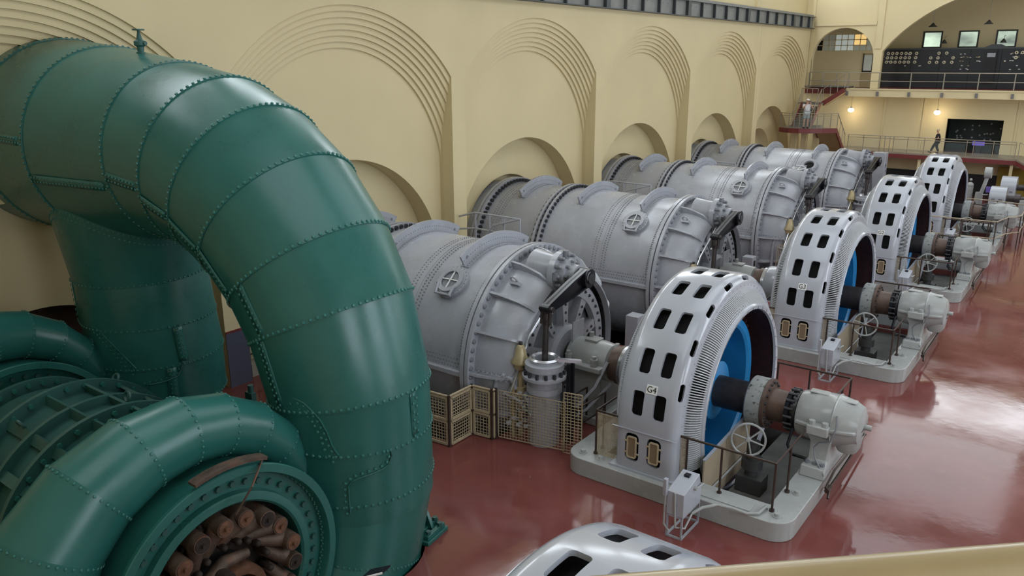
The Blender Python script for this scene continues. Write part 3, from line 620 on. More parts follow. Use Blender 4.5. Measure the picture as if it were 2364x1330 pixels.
mb = MB(); mb.cyl((lx - 0.13, ey_, ez_ - .02), (lx - 0.13, ey_ - .02, ez_ - .42), 0.05, n=8); mb.cyl((lx + 0.13, ey_, ez_ - .02), (lx + 0.13, ey_ - .02, ez_ - .42), 0.05, n=8); mb.cyl((lx, ey_, ez_ - .3), (lx, ey_, ez_ - .5), 0.13, 0.09, n=12); mb.build('rod_fork', m_shaft, SV)
mb = MB(); mb.lathe([(-0.6, 0.43), (1.5, 0.43), (1.5, 0.48), (1.66, 0.48), (1.66, 0.44), (1.85, 0.44), (1.9, 0.6), (1.98, 0.6), (2.0, 0.47), (2.12, 0.47), (2.14, 0.53), (2.3, 0.53), (2.32, 0.4), (2.42, 0.4), (2.42, 0.28), (2.2, 0.26)], (lx, sy_, 0), 'z', 40); mb.build('cylinder', m_grey, SV)
mb = MB(); mb.lathe([(2.38, 0.40), (2.42, 0.42), (2.46, 0.36), (2.42, 0.29)], (lx, sy_, 0), 'z', 30); mb.beam((lx + .3, sy_, 2.44), (lx + .85, -1.9, 2.36), 0.12, 0.08); mb.build('gland_ring', m_steel, SV)
mb = MB()
for k in range(14): a = 2 * PI * k / 14; mb.bolt((lx + .53 * math.cos(a), sy_ + .53 * math.sin(a), 1.98), (0, 0, 1), .05, .12)
mb.build('cylinder_bolts', m_boltd, SV, stuff=True)
mb = MB(); mb.tube([(9.55, -0.6, 4.1), (9.5, -2.2, 2.9), (9.3, -2.9, 1.3)], 0.03, 6); mb.tube([(9.9, -0.9, 4.0), (9.85, -2.1, 3.2)], 0.03, 6); mb.build('feedback_rod', m_steel, SV)
mb = MB()
for dx, dy in ((0.6, 0.25), (0.62, 0.42)): mb.box(lx + dx - .04, lx + dx + .04, sy_ + dy - .04, sy_ + dy + .04, 0, 2.3)
mb.build('guide_bar', m_black, SV, smooth=False)
# governor valve cluster with bell-shaped oil pot
OP = proto('governor_valve', 'governor valve cluster under a cream bell-shaped oil pot, {u}', 'valve', (9.35, -2.5, 0), 'governor valves')
mb = MB(); mb.lathe([(2.66, 0.06), (2.62, 0.1), (2.52, 0.14), (2.32, 0.18), (2.2, 0.26), (2.14, 0.26), (2.12, 0.2), (1.98, 0.18), (1.92, 0.1)], (9.36, -2.45, 0), 'z', 28); mb.build('oil_pot', m_brass, OP)
MB().cyl((9.36, -2.45, 2.66), (9.36, -2.45, 2.74), 0.05, n=10).build('pot_knob', m_shaft, OP)
mb = MB(); mb.cyl((9.36, -2.45, 0), (9.36, -2.45, 1.95), 0.09, n=12); mb.cyl((9.36, -2.45, 1.2), (9.36, -2.45, 1.45), 0.16, n=12); mb.cyl((9.25, -2.65, 0), (9.25, -2.65, 1.5), 0.06, n=10); mb.build('valve_body', m_brass, OP)
mb = MB(); mb.tube([(8.75, -2.8, 0), (8.75, -2.8, 1.4), (8.8, -2.78, 1.66), (8.98, -2.74, 1.76), (9.2, -2.66, 1.68), (9.3, -2.6, 1.4)], 0.07, 10); mb.tube([(9.0, -2.75, 1.2), (9.3, -2.5, 1.9)], 0.03, 6); mb.tube([(9.0, -2.75, 1.25), (9.5, -2.72, 1.15), (9.75, -2.72, 0.9)], 0.045, 8); mb.build('pipe', m_grey, OP)
mb = MB()
for k in range(26):
    p = Vector((9.15 + random.random() * 0.75, -2.7 + random.random() * 0.35, 0.35 + random.random() * 0.95)); r = 0.035 + random.random() * 0.05
    q = p + Vector((random.uniform(-1, 1), random.uniform(-1, 0), random.uniform(-.4, 1))).normalized() * (0.07 + random.random() * .1); mb.cyl(p, q, r, r * random.uniform(.6, 1), 10)
mb.build('valve_fittings', m_grey, OP, stuff=True)
mb = MB()
mb.tube([Vector((9.6, -2.74, 1.0)) + Vector((math.cos(t), -.2, math.sin(t))) * 0.14 for t in [2 * PI * i / 18 for i in range(19)]], 0.02, 6); mb.tube([Vector((9.85, -2.84, 0.85)) + Vector((math.cos(t), -.2, math.sin(t))) * 0.16 for t in [2 * PI * i / 18 for i in range(19)]], 0.02, 6); mb.build('hand_ring', m_steel, OP)
# turbine side bearing and shaft coupling
BR = proto('shaft_bearing', 'grey shaft bearing between drum and white generator, {u}', 'bearing', (10.2, 0, 0), 'turbine bearings')
mb = MB(); mb.lathe([(9.5, 0.4), (9.55, 0.52), (9.8, 0.58), (10.5, 0.58), (10.85, 0.54), (10.9, 0.42)], (0, 0, 1.7), n=36); mb.build('housing', m_base, BR)
mb = MB(); mb.box(9.55, 10.85, -0.78, 0.78, 1.58, 1.74); mb.build('split_flange', m_base, BR, bevel=0.03)
mb = MB(); mb.box(9.6, 10.75, -0.55, 0.55, 0, 1.6); mb.box(9.45, 10.95, -0.8, 0.8, 0, 0.25); mb.build('pedestal', m_base, BR, bevel=0.03)
for x, y in ((9.75, -.66), (10.6, -.66), (9.75, .66), (10.6, .66)): mb = MB(); mb.cyl((x, y, 1.74), (x, y, 1.95), 0.1, n=14); mb.cyl((x, y, 1.95), (x, y, 2.04), 0.07, n=6); mb.build('cap_bolt', m_base, BR)
mb = MB(); mb.box(10.0, 10.4, -0.2, 0.2, 2.24, 2.32); mb.cyl((10.05, .1, 2.3), (10.05, .1, 2.46), 0.07, n=10); mb.build('oil_lid', m_base, BR, bevel=0.015)
mb = MB(); mb.box(9.62, 9.66, -0.3, 0.3, 2.15, 2.75); mb.build('name_board', m_grey, BR, smooth=False)
CP = proto('shaft_coupling', 'shaft coupling with brown collar and white cover, {u}', 'coupling', (11.4, 0, 0), 'shaft couplings')
MB().lathe([(9.35, 0.33), (11.0, 0.33)], (0, 0, 1.7), n=30).build('shaft', m_shaft, CP)
MB().lathe([(10.9, 0.34), (10.92, 0.5), (11.08, 0.5), (11.1, 0.56), (11.24, 0.56), (11.26, 0.5)], (0, 0, 1.7), n=36).build('collar', m_brown, CP)
MB().lathe([(11.26, 0.5), (11.27, 0.6), (11.42, 0.6), (11.43, 0.5)], (0, 0, 1.7), n=36).build('steel_band', m_steel, CP)
MB().lathe([(11.38, 0.5), (11.4, 0.66), (11.5, 0.7), (12.9, 0.7), (12.9, 0.4)], (0, 0, 1.7), n=40).build('cover', m_white, CP)
mb = MB(); mb.tube([(10.95, -0.5, 1.9), (10.75, -0.8, 1.2), (10.4, -1.2, 0.65), (10.3, -1.35, 0.5)], 0.05, 6); mb.tube([(10.95, -.2, 1.2), (10.6, -1.0, .55), (10.35, -1.3, .35)], 0.045, 6); mb.build('drive_belt', m_grey, CP)
mb = MB(); mb.cyl((10.2, -1.35, 0.45), (10.42, -1.35, 0.45), 0.22, n=20); mb.box(10.0, 10.3, -1.5, -1.2, 0, 0.4); mb.build('belt_pulley', m_black, CP)
GR_ = proto('guard_rail', 'small dark pipe guard rail around the belt drive, {u}', 'railing', (10.7, -1.0, 0), 'belt guard rails')
for x in (10.4, 11.0):
    mb = MB(); mb.tube([(x, -1.95, 0), (x, -1.95, 1.1), (x + .05, -0.75, 1.1), (x + .05, -0.75, 0)], 0.03, 6); mb.tube([(x, -1.95, 0.6), (x + .05, -0.75, 0.6)], 0.025, 6); mb.build('rail_frame', m_rail, GR_)
mb = MB(); mb.tube([(10.4, -1.95, 1.0), (11.0, -1.95, 1.0)], 0.025, 6); mb.build('rail', m_rail, GR_)
# generator
R = 3.21; GN = proto('generator', 'white ring-shaped generator casing with paired dark openings, {u}', 'generator', (13.5, 0, 0.47), 'generator casings')
sec = [(12.72, -.55), (12.72, -.24), (12.735, -.16), (12.79, -.07), (12.87, -.018), (12.96, 0), (14.11, 0), (14.2, -.018), (14.28, -.07), (14.335, -.16), (14.35, -.24), (14.35, -.46), (14.29, -.46), (14.29, -.25), (14.24, -.13), (14.1, -.075), (12.97, -.075), (12.83, -.13), (12.78, -.25), (12.78, -.55)]
def casing_path():
    p = [(Vector((0, -R, z)), Vector((0, -1, 0))) for z in (0.47, 0.9, 1.3)]
    p += [(polar(0, R, a), radial(a)) for a in [PI * i / 72 for i in range(73)]]
    return p + [(Vector((0, R, z)), Vector((0, 1, 0))) for z in (1.3, 0.9, 0.47)]
def casing(off=Vector((0, 0, 0)), cuts=True):
    pp = casing_path(); k = len(sec); vs = []; fs = []
    for p, n in pp: vs += [Vector((x, 0, 0)) + p + n * o for x, o in sec]
    m = len(pp)
    for i in range(m - 1): fs += [(i * k + j, i * k + (j + 1) % k, (i + 1) * k + (j + 1) % k, (i + 1) * k + j) for j in range(k)]
    fs += [tuple(range(k)), tuple(range(m * k - 1, (m - 1) * k - 1, -1))]
    a = MB(); a.add(vs, fs); c = MB()
    def cut(p, n, x, wx, wh, r, n2=None):
        t = Vector((0, n.z, -n.y)); poly = rrect(0, 0, wx, wh, r)
        if n2 is None: fn = lambda u, v, d: Vector((x, 0, 0)) + p + t * v + n * d + Vector((u, 0, 0))
        else: e = (n * 0.7071 - Vector((1, 0, 0)) * 0.7071); fn = lambda u, v, d: Vector((x, 0, 0)) + p + t * v + e * u + n2 * d
        c.plate(poly, [], fn, -0.5 if n2 is None else -.25, 0.2)
    for d in (-1, 1):
        for g in (20, 40, 60, 78.5):
            ang = PI / 2 + d * g * D2R
            for x in (13.29, 13.85): cut(polar(0, R, ang), radial(ang), x, 0.30, 0.60, 0.075)
        for x in (13.22, 13.80): cut(Vector((0, d * R, 1.1)), Vector((0, d, 0)), x, 0.36, 0.72, 0.12)
    for x in (13.29, 13.85): cut(polar(0, R, PI / 2), radial(PI / 2), x, 0.30, 0.60, 0.075)
    for g in (-70, -50, -30, -10, 10, 30, 50, 70):
        ang = PI / 2 + g * D2R; n2 = (radial(ang) + Vector((1, 0, 0))).normalized(); cut(polar(0, R - 0.14, ang), radial(ang), 14.25, 0.13, 0.42, 0.06, n2)
    ma = a.data('casing'); mc = c.data('cut'); oa = bpy.data.objects.new('a', ma); oc = bpy.data.objects.new('c', mc); C.objects.link(oa); C.objects.link(oc)
    b = oa.modifiers.new('b', 'BOOLEAN'); b.operation = 'DIFFERENCE'; b.object = oc; b.solver = 'EXACT'
    dg = bpy.context.evaluated_depsgraph_get(); me = bpy.data.meshes.new_from_object(oa.evaluated_get(dg)); bpy.data.objects.remove(oa); bpy.data.objects.remove(oc)
    bm = bmesh.new(); bm.from_mesh(me); bmesh.ops.remove_doubles(bm, verts=bm.verts, dist=0.0005); bm.to_mesh(me); bm.free()
    me.polygons.foreach_set('use_smooth', [True] * len(me.polygons)); me.set_sharp_from_angle(angle=math.radians(30)); me.name = 'casing'
    return me
me = casing(); me.transform(Matrix.Translation(-LOC[GN.name])); me.materials.clear(); me.materials.append(m_white)
o = bpy.data.objects.new('casing', me); C.objects.link(o); o.parent = GN; LOC['casing'] = LOC[GN.name]
def grill(side, par, R0=2.87):
    s = 1 if side > 0 else -1; x0 = 14.29 if s > 0 else 12.78; mb = MB(); N_ = 176
    prof = [(0.0, R0), (0.17, R0 - 0.09), (0.29, R0 - 0.22), (0.35, R0 - 0.37)]
    for k in range(N_):
        a = -0.12 * PI + (1.24 * PI) * k / (N_ - 1); t = Vector((0, math.sin(a), math.cos(a))) * 0.0115; vs = []
        for dx, r in prof:
            p = polar(x0 + s * dx, r, a); q = polar(x0 + s * (dx - 0.07), r - 0.09, a); vs += [p + t, p - t, q - t, q + t]
        fs = []
        for i in range(3): fs += [(i * 4 + j, i * 4 + (j + 1) % 4, i * 4 + 4 + (j + 1) % 4, i * 4 + 4 + j) for j in range(4)]
        mb.add(vs, fs)
    mb.build('vent_grill', m_grill, par, stuff=True, smooth=False)
    MB().lathe([(x0 + s * (-.05), R0 - .12), (x0 + s * 0.06, R0 - .24), (x0 + s * 0.15, R0 - 0.38), (x0 + s * .22, R0 - .5)], O0, n=72, a0=-.3 * PI, a1=1.3 * PI).build('grill_gap_shade', m_dark, par)  # black sheet behind the bars, painting the shade of the gaps
    MB().lathe([(x0 + s * 0.0, R0 + .14), (x0 + s * 0.055, R0 + .13), (x0 + s * 0.055, R0 + 0.0), (x0 + s * 0.0, R0 - 0.02)], O0, n=96, a0=-.12 * PI, a1=1.12 * PI).build('outer_ring', m_white, par)
    MB().lathe([(x0 + s * 0.30, R0 - .36), (x0 + s * 0.38, R0 - .37), (x0 + s * 0.42, R0 - 0.41), (x0 + s * 0.40, R0 - 0.50), (x0 + s * 0.34, R0 - 0.52)], O0, n=96).build('face_ring', m_white, par)
    mb = MB()
    for k in range(26):
        a = (-15 + 210 * k / 25) * D2R; p = polar(x0 + s * 0.412, R0 - 0.455, a); mb.obox(p, (0.012, 0.012, 0.1), Matrix.Rotation(-(PI / 2 - a), 3, 'X'))
    for k in range(40): a = (-5 + 190 * k / 39) * D2R; mb.rivet(polar(x0 + s * 0.055, R0 + .065, a), (s, 0, 0), 0.02)
    mb.build('ring_joint', m_bolt, par, stuff=True)
grill(1, GN); grill(-1, GN)
MB().lathe([(12.8, 2.7), (12.95, 2.95), (14.1, 2.95), (14.26, 2.7)], O0, n=64, a0=-.12 * PI, a1=1.12 * PI).build('stator_core', m_dark, GN)
MB().lathe([(12.4, 2.37), (14.62, 2.37)], O0, n=72).build('stator_bore', m_stator, GN)
mb = MB()
for k in range(60):
    a = 2 * PI * k / 60; p = polar(13.5, 2.27, a); mb.obox(p, (1.0, 0.12, 0.14), Matrix.Rotation(-(PI / 2 - a), 3, 'X'))
mb.build('stator_coils', m_stator, GN, stuff=True, smooth=False)

for sgn in (-1, 1):
    for x in (13.22, 13.80):
        mb = MB(); fy = lambda a, b, d, sgn=sgn: (a, sgn * d, b)
        mb.plate(rrect(x, 1.1, 0.25, 0.56, 0.05), [rrect(x, 1.1, 0.19, 0.5, 0.04)], fy, 3.19, 3.24); f_ = mb.build('hatch_frame', m_mesh, GN, smooth=False)
        mb = MB(); mb.plate(rrect(x, 1.1, 0.2, 0.51, 0.04), [], fy, 3.205, 3.215); mb.build('hatch_mesh', pm('mesh_hatch', (128, 110, 88), 0.6, var=0.2, scale=60), f_, smooth=False)
        mb = MB()
        for dx, dz in ((-.15, .15), (.15, .15), (-.15, -.15), (.15, -.15)): mb.box(x + dx - .045, x + dx + .045, min(sgn * 3.2, sgn * 3.235), max(sgn * 3.2, sgn * 3.235), 1.1 + dz - .015, 1.1 + dz + .015)
        mb.build('hatch_lug', m_mesh, f_, smooth=False)
mb = MB(); mb.box(12.68, 14.39, -3.235, -3.2, 1.545, 1.555); mb.build('joint_strip', m_white, GN, smooth=False)
for y in (-3.25, 2.5): mb = MB(); mb.box(12.64, 14.43, y, y + .75, 0.46, 0.52); mb.build('foot_plate', m_white, GN, smooth=False)
# rotor
RT = proto('rotor', 'blue rotor wheel with dark shaft inside a generator, {u}', 'rotor', (13.6, 0, AX), 'rotors')
OS = (0, 0, 1.66)
MB().lathe([(12.95, 1.74), (12.95, 2.02), (14.08, 2.02), (14.14, 1.98), (14.14, 1.80), (14.08, 1.74), (12.95, 1.74)], OS, n=80).build('rim', m_blue, RT)
MB().lathe([(12.96, 2.06), (13.7, 2.06)], OS, n=60).build('pole_ring', m_stator, RT)
MB().lathe([(13.02, 1.8), (13.02, 1.55)], OS, n=60).build('back_web', m_blue, RT)
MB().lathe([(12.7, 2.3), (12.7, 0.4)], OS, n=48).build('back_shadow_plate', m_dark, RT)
for k in range(6):
    a = (30 + 60 * k) * D2R; t = Vector((0, math.sin(a), math.cos(a))); mb = MB(); rr_ = lambda x, r, w_: [polar(x, r, a) + t * w_ + Vector((0, 0, .06)), polar(x, r, a) - t * w_ + Vector((0, 0, .06))]
    A, B = rr_(13.0, 0.5, .24), rr_(13.0, 1.8, .22); Cc, D = rr_(13.5, 0.5, .22), rr_(13.4, 1.8, .18)
    mb.add(A + B + Cc + D, [(0, 1, 3, 2), (4, 6, 7, 5), (0, 4, 5, 1), (2, 3, 7, 6), (0, 2, 6, 4), (1, 5, 7, 3)]); mb.build('spoke', m_blue, RT)
    q = MB(); 
mb = MB(); mb.lathe([(13.05, 0.62), (13.85, 0.6), (13.87, 0.78), (13.98, 0.78), (14.0, 0.74), (14.0, 0.4)], OS, n=48); mb.build('hub', m_blue, RT)
for k in (0, 1): mb = MB(); mb.tube([(14.0, -0.35 + .1 * k, 2.35), (14.02, -0.35 + .12 * k, 2.75), (13.95, -0.1 + .1 * k, 2.95), (13.9, 0.5, 3.0 + .08 * k)], 0.025, 6); mb.build('lead_cable', m_blue, RT)
MB().lathe([(12.6, 0.42), (14.95, 0.42)], OS, n=36).build('shaft', m_shaft, RT)
MB().lathe([(14.9, 0.42), (14.92, 0.6), (14.95, 0.63), (15.3, 0.63), (15.33, 0.6), (15.34, 0.4)], OS, n=48).build('collar_wheel', m_mottle, RT)
MB().lathe([(15.33, 0.4), (15.34, 0.64), (15.42, 0.64), (15.43, 0.42), (15.9, 0.4)], OS, n=48).build('brown_flange', m_brown, RT)
mb = MB(); mb.lathe([(15.86, 0.3), (15.88, 0.5), (15.98, 0.52), (16.0, 0.42), (16.05, 0.42), (16.07, 0.5), (16.15, 0.5), (16.2, 0.4)], OS, n=40); mb.build('oil_ring', m_black, RT)
mb = MB()
for k in range(18): a = 2 * PI * k / 18; mb.bolt(polar(15.42, 0.55, a) + Vector((0, 0, .06)), (1, 0, 0), 0.035, 0.05)
for k in range(16): a = 2 * PI * k / 16; p = polar(15.94, 0.52, a) + Vector((0, 0, .06)); mb.cyl(p - Vector((.05, 0, 0)), p + Vector((.16, 0, 0)), 0.035, n=6)
mb.build('collar_bolts', m_boltd, RT, stuff=True)
# base
BS = proto('machine_base', 'pale grey rounded machine base slab under the generator, {u}', 'base', (14.3, 0, 0), 'machine bases')
rb = lambda x0, x1, y0, y1, r: arc(x1 - r, y1 - r, r, 0, PI / 2, 6) + arc(x0 + r, y1 - r, r, PI / 2, PI, 6) + arc(x0 + r, y0 + r, r, PI, 1.5 * PI, 6) + arc(x1 - r, y0 + r, r, 1.5 * PI, 2 * PI, 6)
mb = MB(); mb.plate(rb(11.4, 17.1, -3.42, 3.42, 0.5), [[(12.3, -2.7), (16.45, -2.7), (16.45, 2.7), (12.3, 2.7)]], Z_, 0.0, 0.47); mb.build('slab', m_base, BS, bevel=0.06)
for x, y in ((11.8, -3.1), (12.35, -3.15), (16.75, -3.1), (16.8, -1.9), (16.75, 3.1), (11.8, 3.1), (16.8, 1.9)):
    mb = MB(); mb.lathe([(.46, .1), (.49, .1), (.49, .065), (.56, .065), (.56, 0)], (x, y, 0), 'z', 12); mb.build('anchor_bolt', m_base, BS)
mb = MB(); mb.box(14.6, 16.2, -3.28, -2.95, 0.46, 0.5); mb.build('kick_plate', m_base, BS, bevel=0.01)
mb = MB(); mb.tube([(15.2, -4.05, 0.45), (15.35, -3.85, 0.55), (15.6, -3.62, 0.6), (15.9, -3.5, 0.56), (16.2, -3.45, 0.52), (16.4, -3.3, 0.52), (16.45, -3.0, 0.55), (16.45, -2.75, 0.4)], 0.035, 8); mb.build('conduit', m_base, BS)
# end bearing
EB = proto('end_bearing', 'pale grey end bearing on a splayed pedestal, {u}', 'bearing', (16.8, 0, 0.47), 'end bearings')
mb = MB(); mb.lathe([(16.16, 0.3), (16.18, 0.54), (16.22, 0.56), (16.6, 0.62), (17.0, 0.63), (17.04, 0.66), (17.06, 0.63), (17.4, 0.56), (17.6, 0.46), (17.66, 0.3), (17.66, 0.0)], OS, n=44); mb.build('housing', m_base, EB)
mb = MB(); mb.plate([(16.2, -.62), (16.6, -.7), (17.1, -.7), (17.55, -.55), (17.66, -.3), (17.66, .3), (17.55, .55), (17.1, .7), (16.6, .7), (16.2, .62)], [], Z_, 1.58, 1.68); mb.box(16.55, 17.05, -0.85, 0.85, 1.5, 1.74); mb.build('split_flange', m_base, EB, bevel=0.03)
for x in (16.65, 16.95):
    for y in (-.74, .74): mb = MB(); mb.cyl((x, y, 1.74), (x, y, 1.84), 0.08, n=6); mb.build('cap_bolt', m_base, EB)
mb = MB()
vs = []
for z, hx0, hx1, hy in ((0.47, 16.52, 17.12, 0.98), (0.72, 16.54, 17.1, 0.92), (0.8, 16.6, 17.05, 0.62), (1.2, 16.58, 17.06, 0.5), (1.6, 16.4, 17.2, 0.6)): vs += [(hx0, -hy, z), (hx1, -hy, z), (hx1, hy, z), (hx0, hy, z)]
mb.add(vs, [(3, 2, 1, 0), (16, 17, 18, 19)] + [(i * 4 + j, i * 4 + (j + 1) % 4, i * 4 + 4 + (j + 1) % 4, i * 4 + 4 + j) for i in range(4) for j in range(4)]); mb.build('pedestal', m_base, EB, bevel=0.03)
mb = MB()
for x in (16.65, 16.82, 17.0):
    for y in (-.78, .78): mb.cyl((x, y, .7), (x, y, .8), 0.06, n=6)
mb.build('foot_bolts', m_bolt, EB, stuff=True)
MB().lathe([(0.95, 0.1), (1.0, 0.22), (1.15, 0.3), (1.5, 0.34)], (17.35, -0.1, 0), 'z', 18).build('oil_sump', m_base, EB)
mb = MB()
for x0, x1, y in ((16.35, 16.8, 0.0), (17.1, 17.45, -0.05)): mb = MB(); mb.box(x0, x1, y - .12, y + .12, OS[2] + 0.56 if x0 > 17 else OS[2] + .6, OS[2] + .64 if x0 < 17 else OS[2] + .60); mb.build('oil_lid', m_base, EB, bevel=0.02)
mb = MB(); mb.cyl((17.6, 0, 1.66), (17.82, 0, 1.66), 0.07, n=12); mb.build('shaft_stub', m_base, EB)
mb = MB(); mb.tube([(17.15, -.55, 2.0), (17.2, -.72, 1.75), (17.1, -.74, 1.4), (16.85, -.72, 1.3), (16.75, -.7, 1.15), (16.8, -.75, .9), (17.1, -.95, .6)], 0.02, 6); mb.build('sensor_cable', m_bolt, EB)
mb = MB(); mb.tube([(16.15, -.5, 1.4), (16.1, -.6, 1.0), (16.25, -.75, .85), (16.6, -.8, .85)], 0.035, 8); mb.tube([(16.1, -.35, 1.3), (16.05, -.45, .9), (16.2, -.6, .75), (16.6, -.62, .75)], 0.035, 8); mb.build('oil_pipe', m_black, EB)
mb = MB(); mb.tube([(17.6, .4, 1.3), (17.5, .1, 1.0), (17.35, -.5, .6), (17.25, -.9, .35), (17.3, -1.2, .2)], 0.03, 6); mb.tube([(17.25, -1.3, .5), (17.2, -.4, .55), (17.2, .8, .5), (17.2, 2.6, .3)], 0.03, 6); mb.cyl((17.25, -1.15, .35), (17.25, -.9, .35), .06, n=8); mb.build('drain_pipe', m_rail, EB)
# railing round the base
RL = proto('base_railing', 'dark bronze pipe railing on a machine base, {u}', 'railing', (15, -2.9, 0.47), 'base railings')
for pts in ([(14.15, -2.95, 1.62), (16.58, -2.95, 1.62), (16.58, -1.0, 1.64)], [(12.08, -2.6, 1.66), (12.08, -2.95, 1.66), (12.7, -2.95, 1.66)], [(14.45, 2.95, 1.66), (16.6, 2.95, 1.66), (16.6, 1.4, 1.66)], [(12.08, -2.6, 1.66), (12.0, 2.9, 1.66)]):
    mb = MB(); mb.tube(pts, 0.03, 8); mb.build('rail', m_rail, RL)
for x, y in ((14.52, -2.95), (15.36, -2.95), (16.58, -2.95), (16.58, -1.95), (12.08, -2.95), (12.08, -2.6), (14.6, 2.95), (15.5, 2.95), (16.6, 2.95), (16.6, 2.1)):
    mb = MB(); mb.cyl((x, y, .47), (x, y, 1.64), 0.028, n=8); mb.cyl((x, y, .47), (x, y, .52), 0.06, n=10); mb.build('post', m_rail, RL)
def wire_panel(par, p0, p1, z0, z1, name='mesh_panel', pitch=0.07, fr=0.025, mat=None, wr=0.006):
    p0, p1 = Vector((p0[0], p0[1], 0)), Vector((p1[0], p1[1], 0)); d = p1 - p0; L = d.length; mb = MB(); U = Vector((0, 0, 1))
    for z in (z0, z1): mb.beam(p0 + U * z, p1 + U * z, fr, fr)
    for p in (p0, p1): mb.beam(p + U * z0, p + U * z1, fr, fr)
    o = mb.build(name, mat or m_mesh, par, smooth=False); mb = MB()
    n = int(L / pitch)
    for i in range(1, n): q = p0 + d * (i / n); mb.beam(q + U * z0, q + U * z1, wr * 2, wr * 2)
    n = int((z1 - z0) / pitch)
    for j in range(1, n): z = z0 + (z1 - z0) * j / n; mb.beam(p0 + U * z, p1 + U * z, wr * 2, wr * 2)
    mb.build('wires', mat or m_mesh, o, stuff=True, smooth=False); return o
wire_panel(RL, (12.08, -2.95), (12.7, -2.95), 0.5, 1.6, pitch=0.035, wr=0.005); wire_panel(RL, (14.16, -2.92), (14.5, -2.92), 0.5, 1.6, pitch=0.035, wr=0.006)
SH = proto('shield_board', 'tan sloping shield board beside the vent grill, {u}', 'board', (14.85, -1.3, -0.3), 'shield boards')
mb = MB(); mb.plate([(-2.62, -0.29), (0.3, -0.29), (0.3, 1.12), (-0.15, 1.15), (-2.62, 0.98)], [], X_, 14.80, 14.84); mb.build('board', m_tan, SH, smooth=False)
mb = MB(); mb.beam((14.82, -2.62, 1.0), (14.82, -0.15, 1.17), 0.07, 0.03); mb.build('top_strip', m_white, SH, smooth=False)
mb = MB(); mb.tube([(14.88, -2.45, 0.1), (14.88, 0.2, 0.1)], 0.03, 8); mb.build('pipe', m_base, SH)
HW = proto('handwheel_valve', 'grey six-spoke handwheel on a low stand inside the base, {u}', 'valve', (15.33, -1.15, -0.3), 'handwheel valves')
wc_ = Vector((15.33, -1.2, 1.12)); wn = Vector((0.35, -0.93, 0.12)).normalized(); wu = Vector((0, 0, 1)); wr_ = wn.cross(wu).normalized(); wu = wr_.cross(wn).normalized()
mb = MB(); mb.tube([wc_ + (wr_ * math.cos(t) + wu * math.sin(t)) * 0.4 for t in [2 * PI * i / 36 for i in range(37)]], 0.03, 8, caps=False); mb.build('wheel_rim', m_base, HW)
for k in range(6): t = 2 * PI * k / 6 + .3; mb = MB(); mb.tube([wc_, wc_ + (wr_ * math.cos(t) + wu * math.sin(t)) * 0.4], 0.022, 6); mb.build('spoke', m_base, HW)
mb = MB(); mb.cyl(wc_ - wn * 0.25, wc_ + wn * 0.06, 0.05, n=12); mb.sphere(wc_, .07, 10, 6); mb.build('hub', m_base, HW)
mb = MB(); mb.cyl((15.4, -0.98, -.3), (15.4, -0.98, 1.0), 0.16, n=16); mb.box(15.1, 15.75, -1.25, -.75, -.3, .12); mb.cyl((15.4, -.98, .3), (15.4, -.98, .55), .26, n=18); mb.build('stand', pm('oily_dark_stand', (58, 58, 58), .5, var=.3), HW)
# control box on stand
CB = proto('control_box', 'white sloping control box on an angle-iron stand, {u}', 'box', (15.0, -4.1, 0), 'control boxes')
mb = MB()
for x in (14.83, 15.17):
    for y in (-4.5, -3.62): mb.box(x - .02, x + .02, y - .02, y + .02, 0, 0.55)
for z in (.02, .53):
    for x in (14.83, 15.17): mb.box(x - .02, x + .02, -4.5, -3.62, z - .02, z + .02)
    for y in (-4.5, -3.62): mb.box(14.83, 15.17, y - .02, y + .02, z - .02, z + .02)
mb.build('stand', m_grey, CB, smooth=False)
mb = MB(); mb.add([(14.8, -4.52, .55), (15.2, -4.52, .55), (15.2, -3.62, .55), (14.8, -3.62, .55), (14.8, -4.52, 1.1), (15.2, -4.52, 1.1), (15.2, -3.75, 1.28), (14.8, -3.75, 1.28), (15.2, -3.62, .9), (14.8, -3.62, .9)], [(0, 3, 9, 7, 4), (1, 5, 6, 8, 2), (0, 4, 5, 1), (4, 7, 6, 5), (7, 9, 8, 6), (9, 3, 2, 8), (0, 1, 2, 3)]); mb.build('cabinet', m_white, CB, bevel=0.012)
mb = MB(); mb.box(14.93, 15.05, -3.98, -3.86, 1.2, 1.28); mb.build('switch', m_black, CB, smooth=False)
mb = MB(); mb.box(14.74, 14.82, -4.62, -4.52, 1.0, 1.4); mb.build('junction_box', m_grey, CB, bevel=0.01)
mb = MB(); mb.tube([(14.78, -4.56, 1.0), (14.78, -4.56, .3), (14.9, -4.54, .15)], .025, 8); mb.tube([(15.0, -4.54, 1.1), (15.02, -4.56, .8), (15.05, -4.56, .3), (15.2, -4.4, .25), (15.2, -4.05, .45)], .025, 8); mb.build('conduit', m_base, CB)
mb = MB(); mb.cyl((15.2, -4.0, 1.05), (15.26, -4.0, 1.05), .05, n=12); mb.tube([(15.2, -3.95, 1.0), (15.28, -3.7, 1.05), (15.2, -3.5, .9)], .02, 6); mb.build('cable_gland', m_base, CB)
